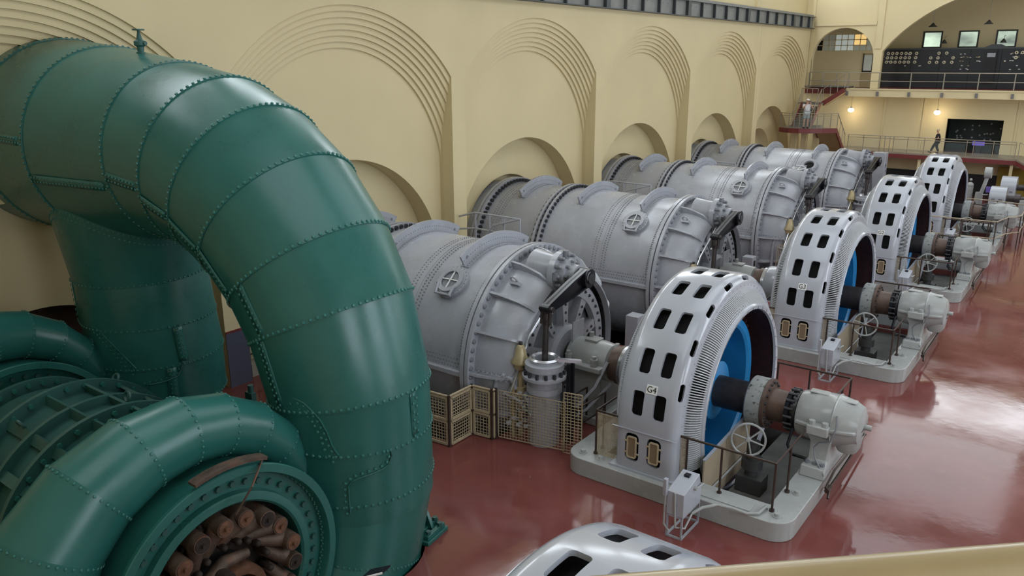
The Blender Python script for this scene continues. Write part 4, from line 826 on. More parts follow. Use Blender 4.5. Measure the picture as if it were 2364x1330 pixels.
# grey cabinet between the units, access platform rails
KB = proto('grey_cabinet', 'plain grey upright cabinet standing on the floor beyond the coupling, {u}', 'cabinet', (8.6, 5.5, 0), 'upright cabinets')
mb = MB(); mb.box(8.35, 8.85, 5.25, 5.75, 0, 1.3); mb.build('body', m_grey, KB, bevel=0.015)
mb = MB(); mb.box(8.85, 8.87, 5.4, 5.6, .85, 1.12); mb.build('display', m_black, KB, smooth=False)
PR = proto('platform_railing', 'thin pale grey platform railing behind the drum, {u}', 'railing', (1.6, 6.0, 2.6), 'platform railings')
for pts in ([(-0.1, 6.0, 3.8), (0.87, 6.0, 4.07), (3.13, 6.0, 4.05), (3.13, 6.0, 2.6)], [(3.13, 6.0, 4.05), (1.84, 5.9, 3.67), (1.3, 5.8, 2.9)], [(0.0, 6.0, 3.3), (0.87, 6.0, 3.42), (3.13, 6.0, 3.33)]):
    mb = MB(); mb.tube(pts, 0.04, 8); mb.build('rail', m_white, PR)
for x in (-0.05, 0.87, 1.6, 2.35): mb = MB(); mb.cyl((x, 6.0, 2.6), (x, 6.0, 4.05 if x > 0 else 3.8), 0.035, n=8); mb.build('post', m_white, PR)
mb = MB(); mb.tube([(2.6, 6, 2.65), (2.2, 6, 4.0)], .02, 6); mb.build('brace', m_grey, PR)
PL = proto('access_platform', 'steel access platform beside the drum, {u}', 'platform', (1.6, 6.6, 0), 'access platforms')
mb = MB(); mb.box(0.05, 3.2, 5.9, 7.3, 2.5, 2.6); mb.build('deck', m_steelg, PL, smooth=False)
for x in (.2, 3.05):
    for y in (6.0, 7.2): mb = MB(); mb.box(x - .05, x + .05, y - .05, y + .05, 0, 2.5); mb.build('leg', m_grey, PL, smooth=False)
# safety fence at the drum front
CFN = None
FN = proto('safety_fence', 'tan wire mesh safety fence before the servomotor, {u}', 'fence', (9.3, -3.3, 0), 'safety fences')
fpts = [(7.3, -4.28), (8.28, -4.2), (8.28, -3.25), (8.92, -3.18), (8.98, -3.07)]
CFN = thing('corner_fence', 'two-tier tan mesh corner fence around the drum pit, by the big green pipe', 'fence', (8.2, -4.0, 0))
FQ = CFN
for (a, b) in fpts:
    mb = MB(); mb.cyl((a, b, 0), (a, b, 1.5), 0.04, n=8); mb.build('post', m_rail, FQ)
for p0, p1 in zip(fpts[:-1], fpts[1:]):
    d = Vector((p1[0] - p0[0], p1[1] - p0[1])); d.normalize(); q0 = (p0[0] + d.x * .07, p0[1] + d.y * .07); q1 = (p1[0] - d.x * .07, p1[1] - d.y * .07)
    mb = MB(); mb.tube([(p0[0], p0[1], 1.47), (p1[0], p1[1], 1.47)], .03, 6); mb.build('rail', m_mesh, FQ)
    for z0, z1 in ((0.06, 0.7), (0.78, 1.4)): wire_panel(FQ, q0, q1, z0, z1, pitch=0.085, fr=0.06, wr=0.007)
wire_panel(FN, (9.05, -3.05), (10.95, -2.66), 0.08, 1.45, pitch=0.085, fr=0.02, wr=0.005); wire_panel(FN, (10.9, -2.64), (11.4, -2.54), 0.0, 1.72, pitch=0.085, fr=0.025, wr=0.007)
# copies for the other three units
UN = ['nearest of four', 'second nearest of four', 'third nearest of four', 'farthest of four']
ROOTS = {0: [t for t, _ in PROTO]}
for i, dy in enumerate(UY):
    if i:
        ROOTS[i] = []
        for t, lab in PROTO:
            if i == 3 and t.name in ('platform_railing', 'access_platform', 'grey_cabinet'): continue
            c = copy_tree(t); c.location.y += dy; ROOTS[i].append(c)
            LOC[c.name] = Vector(c.location)
for i in ROOTS:
    for c in ROOTS[i]:
        lab = [l for t, l in PROTO if c.name.split('.')[0] == t.name][0]
        c['label'] = lab.format(u=UN[i])
def fix_loc(o, off):
    LOC[o.name] = off
    for ch in o.children: fix_loc(ch, off)
for i in ROOTS:
    for c in ROOTS[i]: fix_loc(c, Vector(c.location))
# manholes and number plates differ from unit to unit
def manhole(root, yc, openm):
    a = 48 * D2R; x0 = 6.6; n = radial(a); t = Vector((0, math.sin(a), math.cos(a))); o = Vector((x0, yc, 0)) + polar(0, 2.96, a); ex = Vector((1, 0, 0))
    f = lambda u, v, d: o + ex * u + t * v + n * d
    ring = lambda r, k=28: [(r * math.cos(2 * PI * i / k), r * math.sin(2 * PI * i / k)) for i in range(k)]
    mb = MB(); mb.plate(ring(0.53), [ring(0.3)], f, -0.1, 0.14); mb.plate(ring(0.46), [ring(0.32)], f, 0.14, 0.18); mb.build('manhole_rim', m_grey if not openm else m_grey, root)
    mb = MB()
    for k in range(22): q = 2 * PI * k / 22; mb.rivet(f(0.495 * math.cos(q), 0.495 * math.sin(q), 0.14), n, 0.022)
    mb.build('manhole_bolts', m_bolt, root, stuff=True)
    mb = MB(); mb.plate(ring(0.31), [], f, 0.02, 0.04); mb.build('manhole_opening', m_orange if openm else m_bolt, root)
    g = f
    if openm:
        hinge = f(-0.1, -0.42, 0.16); up = (n * 0.55 - t * 0.8 - ex * 0.3).normalized(); e2 = ex; t2 = n.cross(ex); M_ = up
        ax = ex; nn = (t * 0.35 + n * 0.94); 
        g = lambda u, v, d: hinge + ex * (u - .25) + (-t * 0.85 + n * 0.5) * (0.34 + v) + (n * 0.85 + t * 0.5) * (d)
        mb = MB(); mb.plate(ring(0.29), [], f, 0.05, 0.06); mb.build('manhole_throat', m_dark, root)
    cv = MB(); cv.plate(ring(0.42), [ring(0.29)], g, 0.19, 0.235); c_ = cv.build('manhole_cover', m_grey, root)
    mb = MB(); mb.plate(ring(0.29), [], g, 0.15, 0.17); mb.build('cover_dish', m_bolt, c_)
    mb = MB()
    for s in (0, 1):
        if s: mb.add([g(u, v, d) for u in (-.013, .013) for v in (-.29, .29) for d in (.18, .225)], [(0, 1, 3, 2), (4, 6, 7, 5), (0, 4, 5, 1), (2, 3, 7, 6), (0, 2, 6, 4), (1, 5, 7, 3)])
        else: mb.add([g(u, v, d) for u in (-.29, .29) for v in (-.013, .013) for d in (.18, .225)], [(0, 1, 3, 2), (4, 6, 7, 5), (0, 4, 5, 1), (2, 3, 7, 6), (0, 2, 6, 4), (1, 5, 7, 3)])
    mb.build('cross_bar', m_ivory, c_, smooth=False)
    mb = MB(); mb.tube([g(-.3, -.5, .2), g(.3, -.5, .2)], .035, 8); mb.tube([g(-.25, -.5, .2), g(-.3, -.2, .26)], .04, 8); mb.tube([g(.25, -.5, .2), g(.3, -.2, .26)], .04, 8); mb.build('hinge', m_grey, c_)
for i, y in enumerate(UY):
    drum = ROOTS[i][0]; manhole(drum, y, i == 3)
    gen = [c for c in ROOTS[i] if c.name.split('.')[0] == 'generator'][0]
    if i < 3:
        mb = MB(); mb.box(13.46, 13.74, y - 3.222, y - 3.208, 2.52, 2.72); pl = mb.build('number_plate', m_ivory, gen, smooth=False)
        # plate follows the rim: tilt it onto the casing
        for v in pl.data.vertices:
            z = v.co.z + LOC[gen.name].z; v.co.y -= (math.sqrt(max(0, R * R - (z - AX) ** 2)) - R)
        text_mesh('lettering', 'G' + str(4 - i), 0.2, m_ink, pl, lambda a, b, c, y=y: (13.6 + a, y - math.sqrt(R * R - (2.62 + b - AX) ** 2) - 0.016 - c, 2.62 + b))
# ------------------------------------------------------------------ green unit: penstock, two spirals, chest
YP = -8.7
PN = thing('penstock', 'huge green riveted penstock pipe bending down from the wall in the foreground', 'pipe', (4.65, YP, 0))
LEG = Vector((1.75, -8.62, 0))
REF = [Vector((0, 1, 0))]
def ringpts(c, t, r, n=72):
    c = Vector(c); t = Vector(t).normalized(); a = REF[0]; b = t.cross(a).normalized(); a = b.cross(t).normalized()
    return [(c + (a * math.cos(2 * PI * i / n) + b * math.sin(2 * PI * i / n)) * r, (a * math.cos(2 * PI * i / n) + b * math.sin(2 * PI * i / n))) for i in range(n)]
def course(par, r0, r1, mat=None, n=72, lap=0.014, name='plate_course', sub=1):
    (c0, t0, R0), (c1, t1, R1) = r0, r1; A = [p for p, _ in ringpts(c0, t0, R0, n)]; B = [p for p, _ in ringpts(c1, t1, R1 + lap, n)]
    mid = [B[i] + (ringpts(c1, t1, R1 + lap, n)[i][0] - Vector(c1)).normalized() * 0 + Vector(t1).normalized() * 0.075 for i in range(n)]
    end = [p for p, _ in ringpts(Vector(c1) + Vector(t1).normalized() * 0.075, t1, R1 - 0.01, n)]
    mb = MB(); vs = A + B + mid + end; fs = []
    for k in range(3): fs += [(k * n + i, k * n + (i + 1) % n, (k + 1) * n + (i + 1) % n, (k + 1) * n + i) for i in range(n)]
    mb.add(vs, fs); return mb.build(name, mat or m_green, par, ang=50)
def rivring(par, c, t, r, pitch=0.135, rad=0.036, off=0.0, name='rivet_row', keep=None):
    n = max(8, int(2 * PI * r / pitch)); mb = MB(); tt = Vector(t).normalized()
    for p, nr in ringpts(Vector(c) + tt * off, t, r, n):
        if keep is None or keep(p): mb.rivet(p, nr, rad)
    if mb.v: mb.build(name, m_rivg, par, stuff=True)
XB, ZB, RB = 4.65, 3.02, 5.03
rings = [((-2.2, YP, 8.2), (1, 0, 0), 2.5), ((-0.35, YP, 8.16), (1, 0, 0), 2.42), ((1.75, YP, 8.1), (1, 0, -.01), 2.28)]
for ph in (0, 14.4, 26, 39, 53, 65.5, 82):
    a = ph * D2R; rings.append(((XB + RB * math.sin(a), YP, ZB + RB * math.cos(a)), (math.cos(a), 0, -math.sin(a)), 1.97 - 0.385 * ph / 90))
rings += [((9.68, YP, z), (0, 0, -1), 1.585) for z in (2.92, 1.85)] + [((9.68, YP - .015, 1.46), (0, 0, -1), 1.58)]
for a, b in zip(rings[:-1], rings[1:]): course(PN, a, b)
for c, t, r in rings[1:-1]:
    rivring(PN, c, t, r + 0.018, off=0.035, keep=lambda p: not (p.z < 5.9 and p.x < 3.3))
# double riveted lap seams running along the courses
def seam(par, r0, r1, ang, rows=2, pitch=0.12, rad=0.03, gap=0.1, strip=True):
    (c0, t0, R0), (c1, t1, R1) = r0, r1; L = (Vector(c1) - Vector(c0)).length; n = int(L / pitch); mb = MB(); st = MB(); vs = []
    def pt(u, a, d=0.0):
        c = Vector(c0).lerp(Vector(c1), u); t = Vector(t0).lerp(Vector(t1), u).normalized(); R = R0 + (R1 - R0) * u + d
        aa = Vector((0, 1, 0)); b = t.cross(aa).normalized(); nr = aa * math.cos(a) + b * math.sin(a); return c + nr * R, nr
    for j in range(rows):
        for k in range(n):
            u = (k + 0.3 + 0.5 * (j % 2)) / n; p, nr = pt(u, ang + (j - .5) * gap / R0, 0.036); mb.rivet(p, nr, rad)
    for k in range(9):
        u = 0.06 + 0.9 * k / 8
        for da in (-1.1, 1.1): vs.append(pt(u, ang + da * gap / R0, 0.014 if k in (0, 8) else 0.022)[0])
    st.add(vs, [(2 * k, 2 * k + 1, 2 * k + 3, 2 * k + 2) for k in range(8)]); o = st.build('seam_strap', m_green, par); o.modifiers.new('t', 'SOLIDIFY').thickness = 0.02
    mb.build('rivet_row', m_rivg, par, stuff=True)
# angle measured from +y towards the inside of the bend
for i, a in ((0, 3.2), (1, 3.05), (2, 3.42), (3, 3.3), (4, 3.42), (5, 3.45), (6, 3.42), (7, 3.12), (8, 3.2), (9, 1.46)):
    seam(PN, rings[i + 0], rings[i + 1], a)
# branch leg
lr = [((LEG.x, LEG.y, 7.05), (0, 0, -1), 1.95), ((LEG.x, LEG.y, 4.9), (0, 0.03, -1), 1.6), ((LEG.x + .05, LEG.y + .05, 3.75), (0, 0, -1), 1.62), ((LEG.x + .1, LEG.y + .1, 2.75), (0, 0, -1), 1.64), ((LEG.x + .1, LEG.y + .1, 1.6), (0, 0, -1), 1.62)]
for a, b in zip(lr[:-1], lr[1:]): course(PN, a, b)
for c, t, r in lr[1:]: rivring(PN, c, t, r + 0.018, off=0.035, rad=0.03)
for i, a in ((1, 3.5), (2, 1.7), (3, 1.9)): seam(PN, lr[i], lr[i + 1], a, rad=0.026)
mb = MB()                                              # rivets along the saddle where the leg meets the pipe
for k in range(110):
    a = 2 * PI * k / 110; lo, hi = 4.9, 6.9
    for _ in range(24):
        z = (lo + hi) / 2; r = 1.6 + (z - 4.9) / 2.15 * 0.35; y = LEG.y + r * math.sin(a); x = LEG.x + r * math.cos(a); rp = 2.28 if x < 1.75 else 2.28 - 0.31 * (x - 1.75) / 2.9
        if x < 1.75: rp = 2.28 + 0.14 * (1.75 - x) / 2.1
        ins = (y - YP) ** 2 + (z - 8.1) ** 2 < rp ** 2
        if ins: hi = z
        else: lo = z
    r = 1.6
    for dz in (0.08, 0.22):
        z = lo - dz; r = 1.6 + (z - 4.9) / 2.15 * 0.35; mb.rivet((LEG.x + r * math.cos(a), LEG.y + r * math.sin(a), z), (math.cos(a), math.sin(a), .2), 0.03)
mb.build('rivet_row', m_rivg, PN, stuff=True)
# reinforcing seams where the spirals branch from the pipes
def curve_seam(par, pts, cx, cy, R, rows=1, rad=0.034, lip=True):
    pts = [Vector(p) for p in pts]; segs = [(b - a).length for a, b in zip(pts[:-1], pts[1:])]; L = sum(segs); n = int(L / 0.125); mb = MB()
    def at(s):
        for (a, b), l in zip(zip(pts[:-1], pts[1:]), segs):
            if s <= l: return a.lerp(b, s / l), (b - a).normalized()
            s -= l
        return pts[-1], (pts[-1] - pts[-2]).normalized()
    li = []
    for k in range(n + 1):
        p, d = at(L * k / n); nr = Vector((p.x - cx, p.y - cy, 0)).normalized(); sd = nr.cross(d).normalized(); p = Vector((cx, cy, p.z)) + nr * (R + .02)
        li.append(p + sd * .07)
        for j in range(rows): mb.rivet(p - sd * (.1 * j) + d * (.06 * j), nr, rad)
    mb.build('rivet_row', m_rivg, par, stuff=True); MB().tube(li, .018, 6).build('seam_lip', m_green, par)
curve_seam(PN, [(9.0, -10.18, 3.76), (9.22, -10.24, 3.87), (9.78, -10.31, 3.97), (10.1, -10.25, 3.88), (10.33, -10.17, 3.66), (10.46, -10.11, 3.37), (10.53, -10.07, 3.08), (10.62, -10.01, 2.9)], 9.68, -8.7, 1.585, 2)
curve_seam(PN, [(11.2, -9.23, 2.88), (11.21, -9.2, 2.69), (11.16, -9.33, 2.6), (11.02, -9.59, 2.54), (10.83, -9.83, 2.47), (10.73, -9.92, 2.33), (10.72, -9.93, 2.04), (10.73, -9.92, 1.7)], 9.68, -8.7, 1.585)
curve_seam(PN, [(1.79, -10.18, 3.85), (2.2, -10.14, 3.7), (2.59, -10.0, 3.29), (2.82, -9.87, 2.96), (2.96, -9.76, 2.73)], 1.85, -8.52, 1.64, 2, .028)
curve_seam(PN, [(3.48, -8.86, 2.74), (3.46, -8.93, 2.51), (3.35, -9.23, 2.43), (3.11, -9.61, 2.39), (3.04, -9.68, 2.0)], 1.85, -8.52, 1.65, 1, .028)
# air valve on the crown
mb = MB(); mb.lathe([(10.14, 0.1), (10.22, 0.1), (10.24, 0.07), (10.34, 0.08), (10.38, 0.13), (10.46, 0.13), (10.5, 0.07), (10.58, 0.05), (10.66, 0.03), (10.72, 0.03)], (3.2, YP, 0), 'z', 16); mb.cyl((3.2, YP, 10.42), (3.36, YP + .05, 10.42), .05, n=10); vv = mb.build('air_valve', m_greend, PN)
mb = MB(); mb.cyl((3.2, YP, 10.7), (3.2, YP, 10.73), 0.13, n=18); mb.build('valve_handle', m_greend, vv)
for z in (2.2, 1.5): pass
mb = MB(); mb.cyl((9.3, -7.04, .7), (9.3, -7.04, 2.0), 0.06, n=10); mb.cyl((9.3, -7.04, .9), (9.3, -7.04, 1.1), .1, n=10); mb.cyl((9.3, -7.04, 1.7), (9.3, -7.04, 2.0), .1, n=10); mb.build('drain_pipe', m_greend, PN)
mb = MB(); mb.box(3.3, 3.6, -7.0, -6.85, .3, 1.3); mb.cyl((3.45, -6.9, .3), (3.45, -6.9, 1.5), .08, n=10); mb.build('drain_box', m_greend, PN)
FT = thing('pipe_foot', 'green bolted foot bracket on the red floor beside the big pipe', 'bracket', (10.5, -7.5, 0))
mb = MB(); mb.plate([(9.95, -7.15), (10.85, -7.2), (10.95, -7.95), (10.2, -8.1)], [], Z_, 0.0, 0.09); mb.build('foot_plate', m_green, FT, bevel=0.01)
mb = MB(); mb.plate([(9.7, 0.09), (10.75, 0.09), (10.7, 0.2), (10.45, 0.75), (10.2, 0.95), (9.8, 1.05)], [], Y_, -7.58, -7.5); mb.build('gusset', m_green, FT, bevel=0.01)
mb = MB(); mb.beam((10.5, -7.2, .14), (10.62, -8.0, .14), .12, .1); mb.beam((10.75, -7.25, .14), (10.85, -7.9, .14), .1, .1); mb.build('clamp_bar', m_green, FT, bevel=.01)
for x, y in ((10.55, -7.3), (10.78, -7.4), (10.6, -7.85), (10.82, -7.8)): mb = MB(); mb.cyl((x, y, .1), (x, y, .26), .06, n=6); mb.build('bolt', m_greend, FT)
# spiral casings
REF[0] = Vector((1, 0, 0))
def spiral(name, label, cx, ay, az, rin, r0, full):
    S_ = thing(name, label, 'casing', (cx, ay, az), 'green spiral casings' if False else None)
    def ring(ph):
        f = ph * D2R; r = r0 - (r0 - 0.36) * min(1, ph / 330); rho = rin + r * (0.985)
        c = Vector((cx, ay + rho * math.cos(f), az - rho * math.sin(f))); t = Vector((0, -math.sin(f), -math.cos(f))); return (tuple(c), tuple(t), r)
    phs = [0, 20, 40, 60, 82, 104, 126, 148, 170, 193, 214, 233, 251, 268, 284, 300, 316, 332, 346]
    prev = ring(phs[0])
    for a, b in zip(phs[:-1], phs[1:]):
        course(S_, ring(a), ring(b), n=56, lap=0.010); 
        if b >= 150 or b in (20, 40): c, t, r = ring(b); rivring(S_, c, t, r + 0.014, pitch=0.115, rad=0.026, off=0.035)
    c, t, r = ring(346); mb = MB(); mb.sphere(c, r, 20, 12); mb.build('end_cap', m_green, S_)
    for x, s in ((cx, 1),):
        P3 = (0, ay, az); fx = cx + 1.0
        MB().lathe([(cx - .1, rin - .02), (fx - .06, rin - .02), (fx - .06, rin + 0.10), (fx, rin + 0.10), (fx + .015, rin + 0.085), (fx + .015, rin - .05), (fx - .02, rin - .07), (fx - .22, rin - .09), (fx - .24, rin - .42)], P3, n=128).build('rim_flange', m_green, S_)
        MB().lathe([(fx - .24, rin - .40), (fx - .12, rin - .42), (fx - .1, rin - .5), (fx - .1, rin - .56), (fx - .14, rin - .6), (fx - .6, rin - .62)], P3, n=110).build('gate_ring', m_green, S_)
        mb = MB()
        q = lambda x, r, a: Vector((x, ay - r * math.cos(a), az + r * math.sin(a)))
        for k in range(104): mb.rivet(q(fx - .06 - .1, rin - .085, 2 * PI * k / 104), -Vector((-.2, -math.cos(2 * PI * k / 104), math.sin(2 * PI * k / 104))), 0.03); mb.rivet(q(fx - .19, rin - .09, 2 * PI * (k + .5) / 104), -Vector((-.2, -math.cos(2 * PI * (k + .5) / 104), math.sin(2 * PI * (k + .5) / 104))), 0.03)
        mb.build('rivet_row', m_rivg, S_, stuff=True); mb = MB()
        repeat_part('ring_bolt', MB().bolt((0, 0, 0), (1, 0, 0), 0.058, 0.07), m_greend, S_, [q(fx - .24, rin - .26, 2 * PI * k / 44) for k in range(44)])
        MB().lathe([(fx - .5, rin - .6), (fx - .55, 0.05)], P3, n=64).build('cavity_plate', m_dark, S_)
    return S_
AYG, AZG = -12.35, 1.45
SF = spiral('spiral_casing', 'front green riveted spiral casing with rusty gate levers, bottom left foreground', 9.68, AYG, AZG, 2.07, 1.585, True)
SR = spiral('spiral_casing', 'rear green spiral casing half hidden behind the ribbed chest at far left', 1.85, -12.3, 1.45, 2.07, 1.62, False)
# rusty guide vane levers in the front casing
def q(x, r, a): return Vector((x, AYG - r * math.cos(a), AZG + r * math.sin(a)))
random.seed(11)
for k in range(18):
    a = (20 * k + 6) * D2R; tw = 0.42 + random.uniform(-.08, .08); x0 = 10.12
    mb = MB(); p = q(x0, 1.22, a); e = q(x0 + 0.05, 1.22, a) + Vector((0, 0, 0)); h = 0.56 + random.uniform(-.05, .05)
    tip = q(x0 + 0.28, 0.78, a - tw)
    mb.cyl(p, p + Vector((h, 0, 0)), 0.175, 0.155, 18); pts = [p + Vector((0.36, 0, 0)), p.lerp(tip, .5) + Vector((.2, 0, 0)), tip]
    mb.tube(pts, .1, 10, rs=[.17, .125, .09]); lv = mb.build('guide_lever', m_rust, SF)
    mb = MB(); mb.cyl(p + Vector((h, 0, 0)), p + Vector((h + .015, 0, 0)), 0.13, n=16); mb.cyl(p + Vector((h, 0, 0)), p + Vector((h + .07, 0, 0)), 0.04, n=8); mb.build('stem_end', m_rusto if k % 3 else m_rustd, lv)
    mb = MB(); mb.cyl(tip - Vector((.1, 0, 0)), tip + Vector((.16, 0, 0)), 0.06, n=12); mb.sphere(tip + Vector((.16, 0, 0)), .06, 10, 6); mb.build('link_pin', m_rustd, lv)
mb = MB(); mb.lathe([(10.25, 0.60), (10.5, 0.60), (10.58, 0.56), (10.58, 0.44), (10.4, 0.42), (10.2, 0.42)], (0, AYG + .12, AZG - .32), n=40); mb.build('shift_ring', m_rusto, SF)
mb = MB(); b0 = q(10.5, .5, 30 * D2R); mb.tube([b0 + Vector((0, -.25, -.5)), b0 + Vector((.05, -.1, .0)), b0 + Vector((.06, .35, .28)), b0 + Vector((.02, .8, .2))], .12, 10, rs=[.1, .13, .12, .09]); mb.build('shift_bracket', m_rust, SF)
mb = MB(); p = q(10.5, .42, 60 * D2R); mb.cyl(p, p + Vector((.35, -.02, 0)), .15, n=18); mb.cyl(p + Vector((.35, 0, 0)), p + Vector((.4, 0, 0)), .05, n=8); mb.build('bracket_pin', m_rustd, SF)
mb = MB()
for k in range(60):
    a = random.uniform(0, 2 * PI); r = random.uniform(.8, 1.42); p = q(10.1 + random.random() * .25, r, a); mb.cyl(p, p + Vector((random.uniform(-.1, .1), random.uniform(-.14, .14), random.uniform(-.14, .14))), random.uniform(.02, .06), n=8)
for k in range(18): a = (20 * k + 16) * D2R; p = q(10.08, 1.3, a); mb.cyl(p, p + Vector((.14, 0, 0)), .1, n=10); mb.tube([q(10.2, 1.05, a), q(10.22, 1.36, a + .1)], .03, 6)
mb.build('gate_linkage', m_rustd, SF, stuff=True)
MB().lathe([(10.06, 1.44), (10.16, 1.44), (10.16, .5)], (0, AYG, AZG), n=48).build('gate_plate', m_rustd, SF)
AS = thing('rusty_arc_strip', 'rusty curved iron strip with a thin rod resting on the front green casing', 'strip', (10.75, -12.1, 3.8))
cs = [(10.66, AYG - r * math.cos(a), AZG + r * math.sin(a)) for r, a in [(2.27, (76 + 34 * i / 14) * D2R) for i in range(15)]]
mb = MB(); n = len(cs)
for i in range(n - 1): mb.beam(Vector(cs[i]) + Vector((0.02, 0, .02)), Vector(cs[i + 1]) + Vector((0.02, 0, .02)), .2, .06)
mb.build('arc', m_rust, AS, smooth=False)
mb = MB(); mb.tube([cs[-1], (10.9, -12.0, 3.3), (10.75, -12.25, 2.85)], .02, 6); mb.build('rod', m_rust, AS)
# ribbed discharge chest between the spirals
CH = thing('discharge_chest', 'dull green ribbed discharge chest between the two green spiral casings', 'chest', (6.3, -12.35, 1.5))
CO = (0, -12.35, 1.5)
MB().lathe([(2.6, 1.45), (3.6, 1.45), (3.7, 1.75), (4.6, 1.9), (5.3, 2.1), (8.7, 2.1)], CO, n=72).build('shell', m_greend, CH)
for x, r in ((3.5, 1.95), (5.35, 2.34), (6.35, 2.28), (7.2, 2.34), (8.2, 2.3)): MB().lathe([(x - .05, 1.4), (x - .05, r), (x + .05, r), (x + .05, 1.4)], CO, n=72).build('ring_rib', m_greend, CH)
for k in range(18):
    a = 20 * k * D2R; r = Matrix.Rotation(-(PI / 2 - a), 3, 'X'); mb = MB(); mb.obox(Vector((6.8, CO[1] - 2.18 * math.cos(a), CO[2] + 2.18 * math.sin(a))), (2.9, .06, .2), r); mb.build('bar_rib', m_greend, CH, smooth=False)
mb = MB()
for x, r in ((5.41, 2.24), (7.26, 2.24), (3.56, 1.85)):
    for k in range(40): a = 2 * PI * k / 40; mb.bolt(Vector((x, CO[1] - r * math.cos(a), CO[2] + r * math.sin(a))), (1, 0, 0), .05, .06)
mb.build('rib_bolts', m_green, CH, stuff=True)
for a, x in ((62, 5.9), (104, 6.7), (122, 4.9)):
    a *= D2R; p = Vector((x, CO[1] - 2.2 * math.cos(a), CO[2] + 2.2 * math.sin(a))); mb = MB(); nn = Vector((0, -math.cos(a), math.sin(a)))
    mb.tube([p + nn * .1 + (nn * math.cos(t) + Vector((1, 0, 0)) * math.sin(t)) * .1 for t in [2 * PI * i / 14 for i in range(15)]], .03, 6); mb.build('lifting_eye', m_greend, CH)
# ------------------------------------------------------------------ foreground, far machines, people
NG = thing('generator', 'white generator casing top cut off by the frame at the bottom edge, nearest the camera', 'generator', (17.58, -12.5, 0.47), 'generator casings')
src = bpy.data.objects['casing'].data
o = bpy.data.objects.new('casing', src); C.objects.link(o); o.parent = NG; off_ = Vector((17.58 - 13.5, -12.5, 0)); LOC[o.name] = LOC[NG.name]
mb = MB(); mb.lathe([(12.8, 2.7), (12.95, 2.95), (14.1, 2.95), (14.26, 2.7)], O0, n=64, a0=-.12 * PI, a1=1.12 * PI); mb.v = [tuple(Vector(p) + off_) for p in mb.v]; mb.build('stator_core', m_dark, NG)
for side in (1, -1):
    s = side; x0 = 14.29 if s > 0 else 12.78; mb = MB(); mb.lathe([(x0, 3.08), (x0 + s * .055, 3.07), (x0 + s * .055, 2.94), (x0 + s * .2, 2.8), (x0 + s * .35, 2.57), (x0 + s * .4, 2.4)], O0, n=72, a0=-.12 * PI, a1=1.12 * PI); mb.v = [tuple(Vector(p) + off_) for p in mb.v]; mb.build('end_shield', m_white, NG)
tag(MB().tube([(20.549, -18.512, 9.45), (20.932, -18.145, 9.45), (21.315, -17.778, 9.45), (21.80, -17.313, 9.45)], .0245, 20).build('foreground_handrail', m_beige, loc=(21.2, -17.9, 9.4)), 'cream handrail crossing the bottom right corner close to the camera', 'handrail')
SG = thing('floor_sign', 'dark tilted sign plate with a pale edge at the bottom of the big pipe', 'sign', (12.0, -10.4, 0))
mb = MB(); mb.plate([(11.9, -10.7), (12.1, -10.35), (12.05, -10.1), (11.85, -10.4)], [], Z_, 1.2, 1.23); mb.build('plate', m_panel, SG, smooth=False)
mb = MB(); mb.beam((11.9, -10.7, 1.225), (12.1, -10.35, 1.225), .02, .03); mb.build('edge', m_ivory, SG, smooth=False)
mb = MB(); mb.cyl((11.98, -10.4, 0), (11.98, -10.4, 1.2), .03, n=8); mb.build('post', m_rail, SG)
# far machines beyond the last unit
TC = thing('tall_cabinet', 'tall plain grey cabinet standing by the farthest drum before the end wall', 'cabinet', (8.9, 39, 0))
mb = MB(); mb.box(8.45, 9.25, 38.6, 39.4, 0, 4.1); mb.build('body', m_grey, TC, bevel=0.02)
mb = MB(); mb.cyl((9.25, 38.9, 3.3), (9.3, 38.9, 3.3), .1, n=12); mb.cyl((9.25, 39.1, 2.9), (9.3, 39.1, 2.9), .07, n=12); mb.build('gauges', m_bolt, TC)
def exciter(x, y, h, r, label):
    t = thing('exciter_generator', label, 'generator', (x, y, 0)); mb = MB()
    mb.plate(arc(y, h - r, r, 0, PI, 20) + [(y - r, .3), (y + r, .3)], [], X_, x - .45, x + .45); mb.build('casing', m_white, t, bevel=.1)
    mb = MB(); mb.box(x - .9, x + 1.6, y - r - .2, y + r + .2, 0, .32); mb.build('base', m_base, t, bevel=.04)
    mb = MB(); mb.cyl((x + .4, y, h - r), (x + 1.6, y, h - r), .2, n=16); mb.cyl((x + .9, y, h - r), (x + 1.2, y, h - r), .34, n=18); mb.build('shaft', m_shaft, t)
    mb = MB(); mb.box(x + 1.15, x + 1.5, y - .3, y + .3, .3, h - r); mb.build('bearing', m_base, t, bevel=.04)
    mb = MB()
    for k in range(4): mb.box(x - .3 + .4 * (k % 2), x - .1 + .4 * (k % 2), y - r - .01, y - r + .03, 1.0 + .5 * (k // 2), 1.12 + .5 * (k // 2))
    mb.build('louvre', m_bolt, t, smooth=False)
exciter(15.9, 40.0, 2.31, .72, 'small white exciter generator beyond the farthest base, left and nearer of the pair')
exciter(16.05, 44.0, 2.52, .72, 'small pale blue-grey exciter generator near the end wall, right of the pair')
GV = thing('governor_stand', 'pale governor with a tall arm and drums beyond the farthest generator', 'governor', (14.70, 41, 0))
mb = MB(); mb.cyl((14.70, 41, 0), (14.70, 41, 1.7), .3, .22, 20); mb.box(13.9, 15.10, 40.6, 41.4, 0, .3); mb.cyl((14.10, 41.2, 0), (14.10, 41.2, 2.0), .2, .2, 18); mb.sphere((14.10, 41.2, 2.1), .2, 14, 8); mb.sphere((14.10, 41.2, 2.45), .09, 10, 6); mb.build('column', m_base, GV)
mb = MB(); mb.tube([(14.80, 41, 1.6), (15.00, 41, 2.6), (15.05, 41, 3.1)], .12, 10); mb.cyl((14.85, 41, 3.0), (15.25, 41, 3.0), .36, n=24); mb.build('arm_drum', m_base, GV)
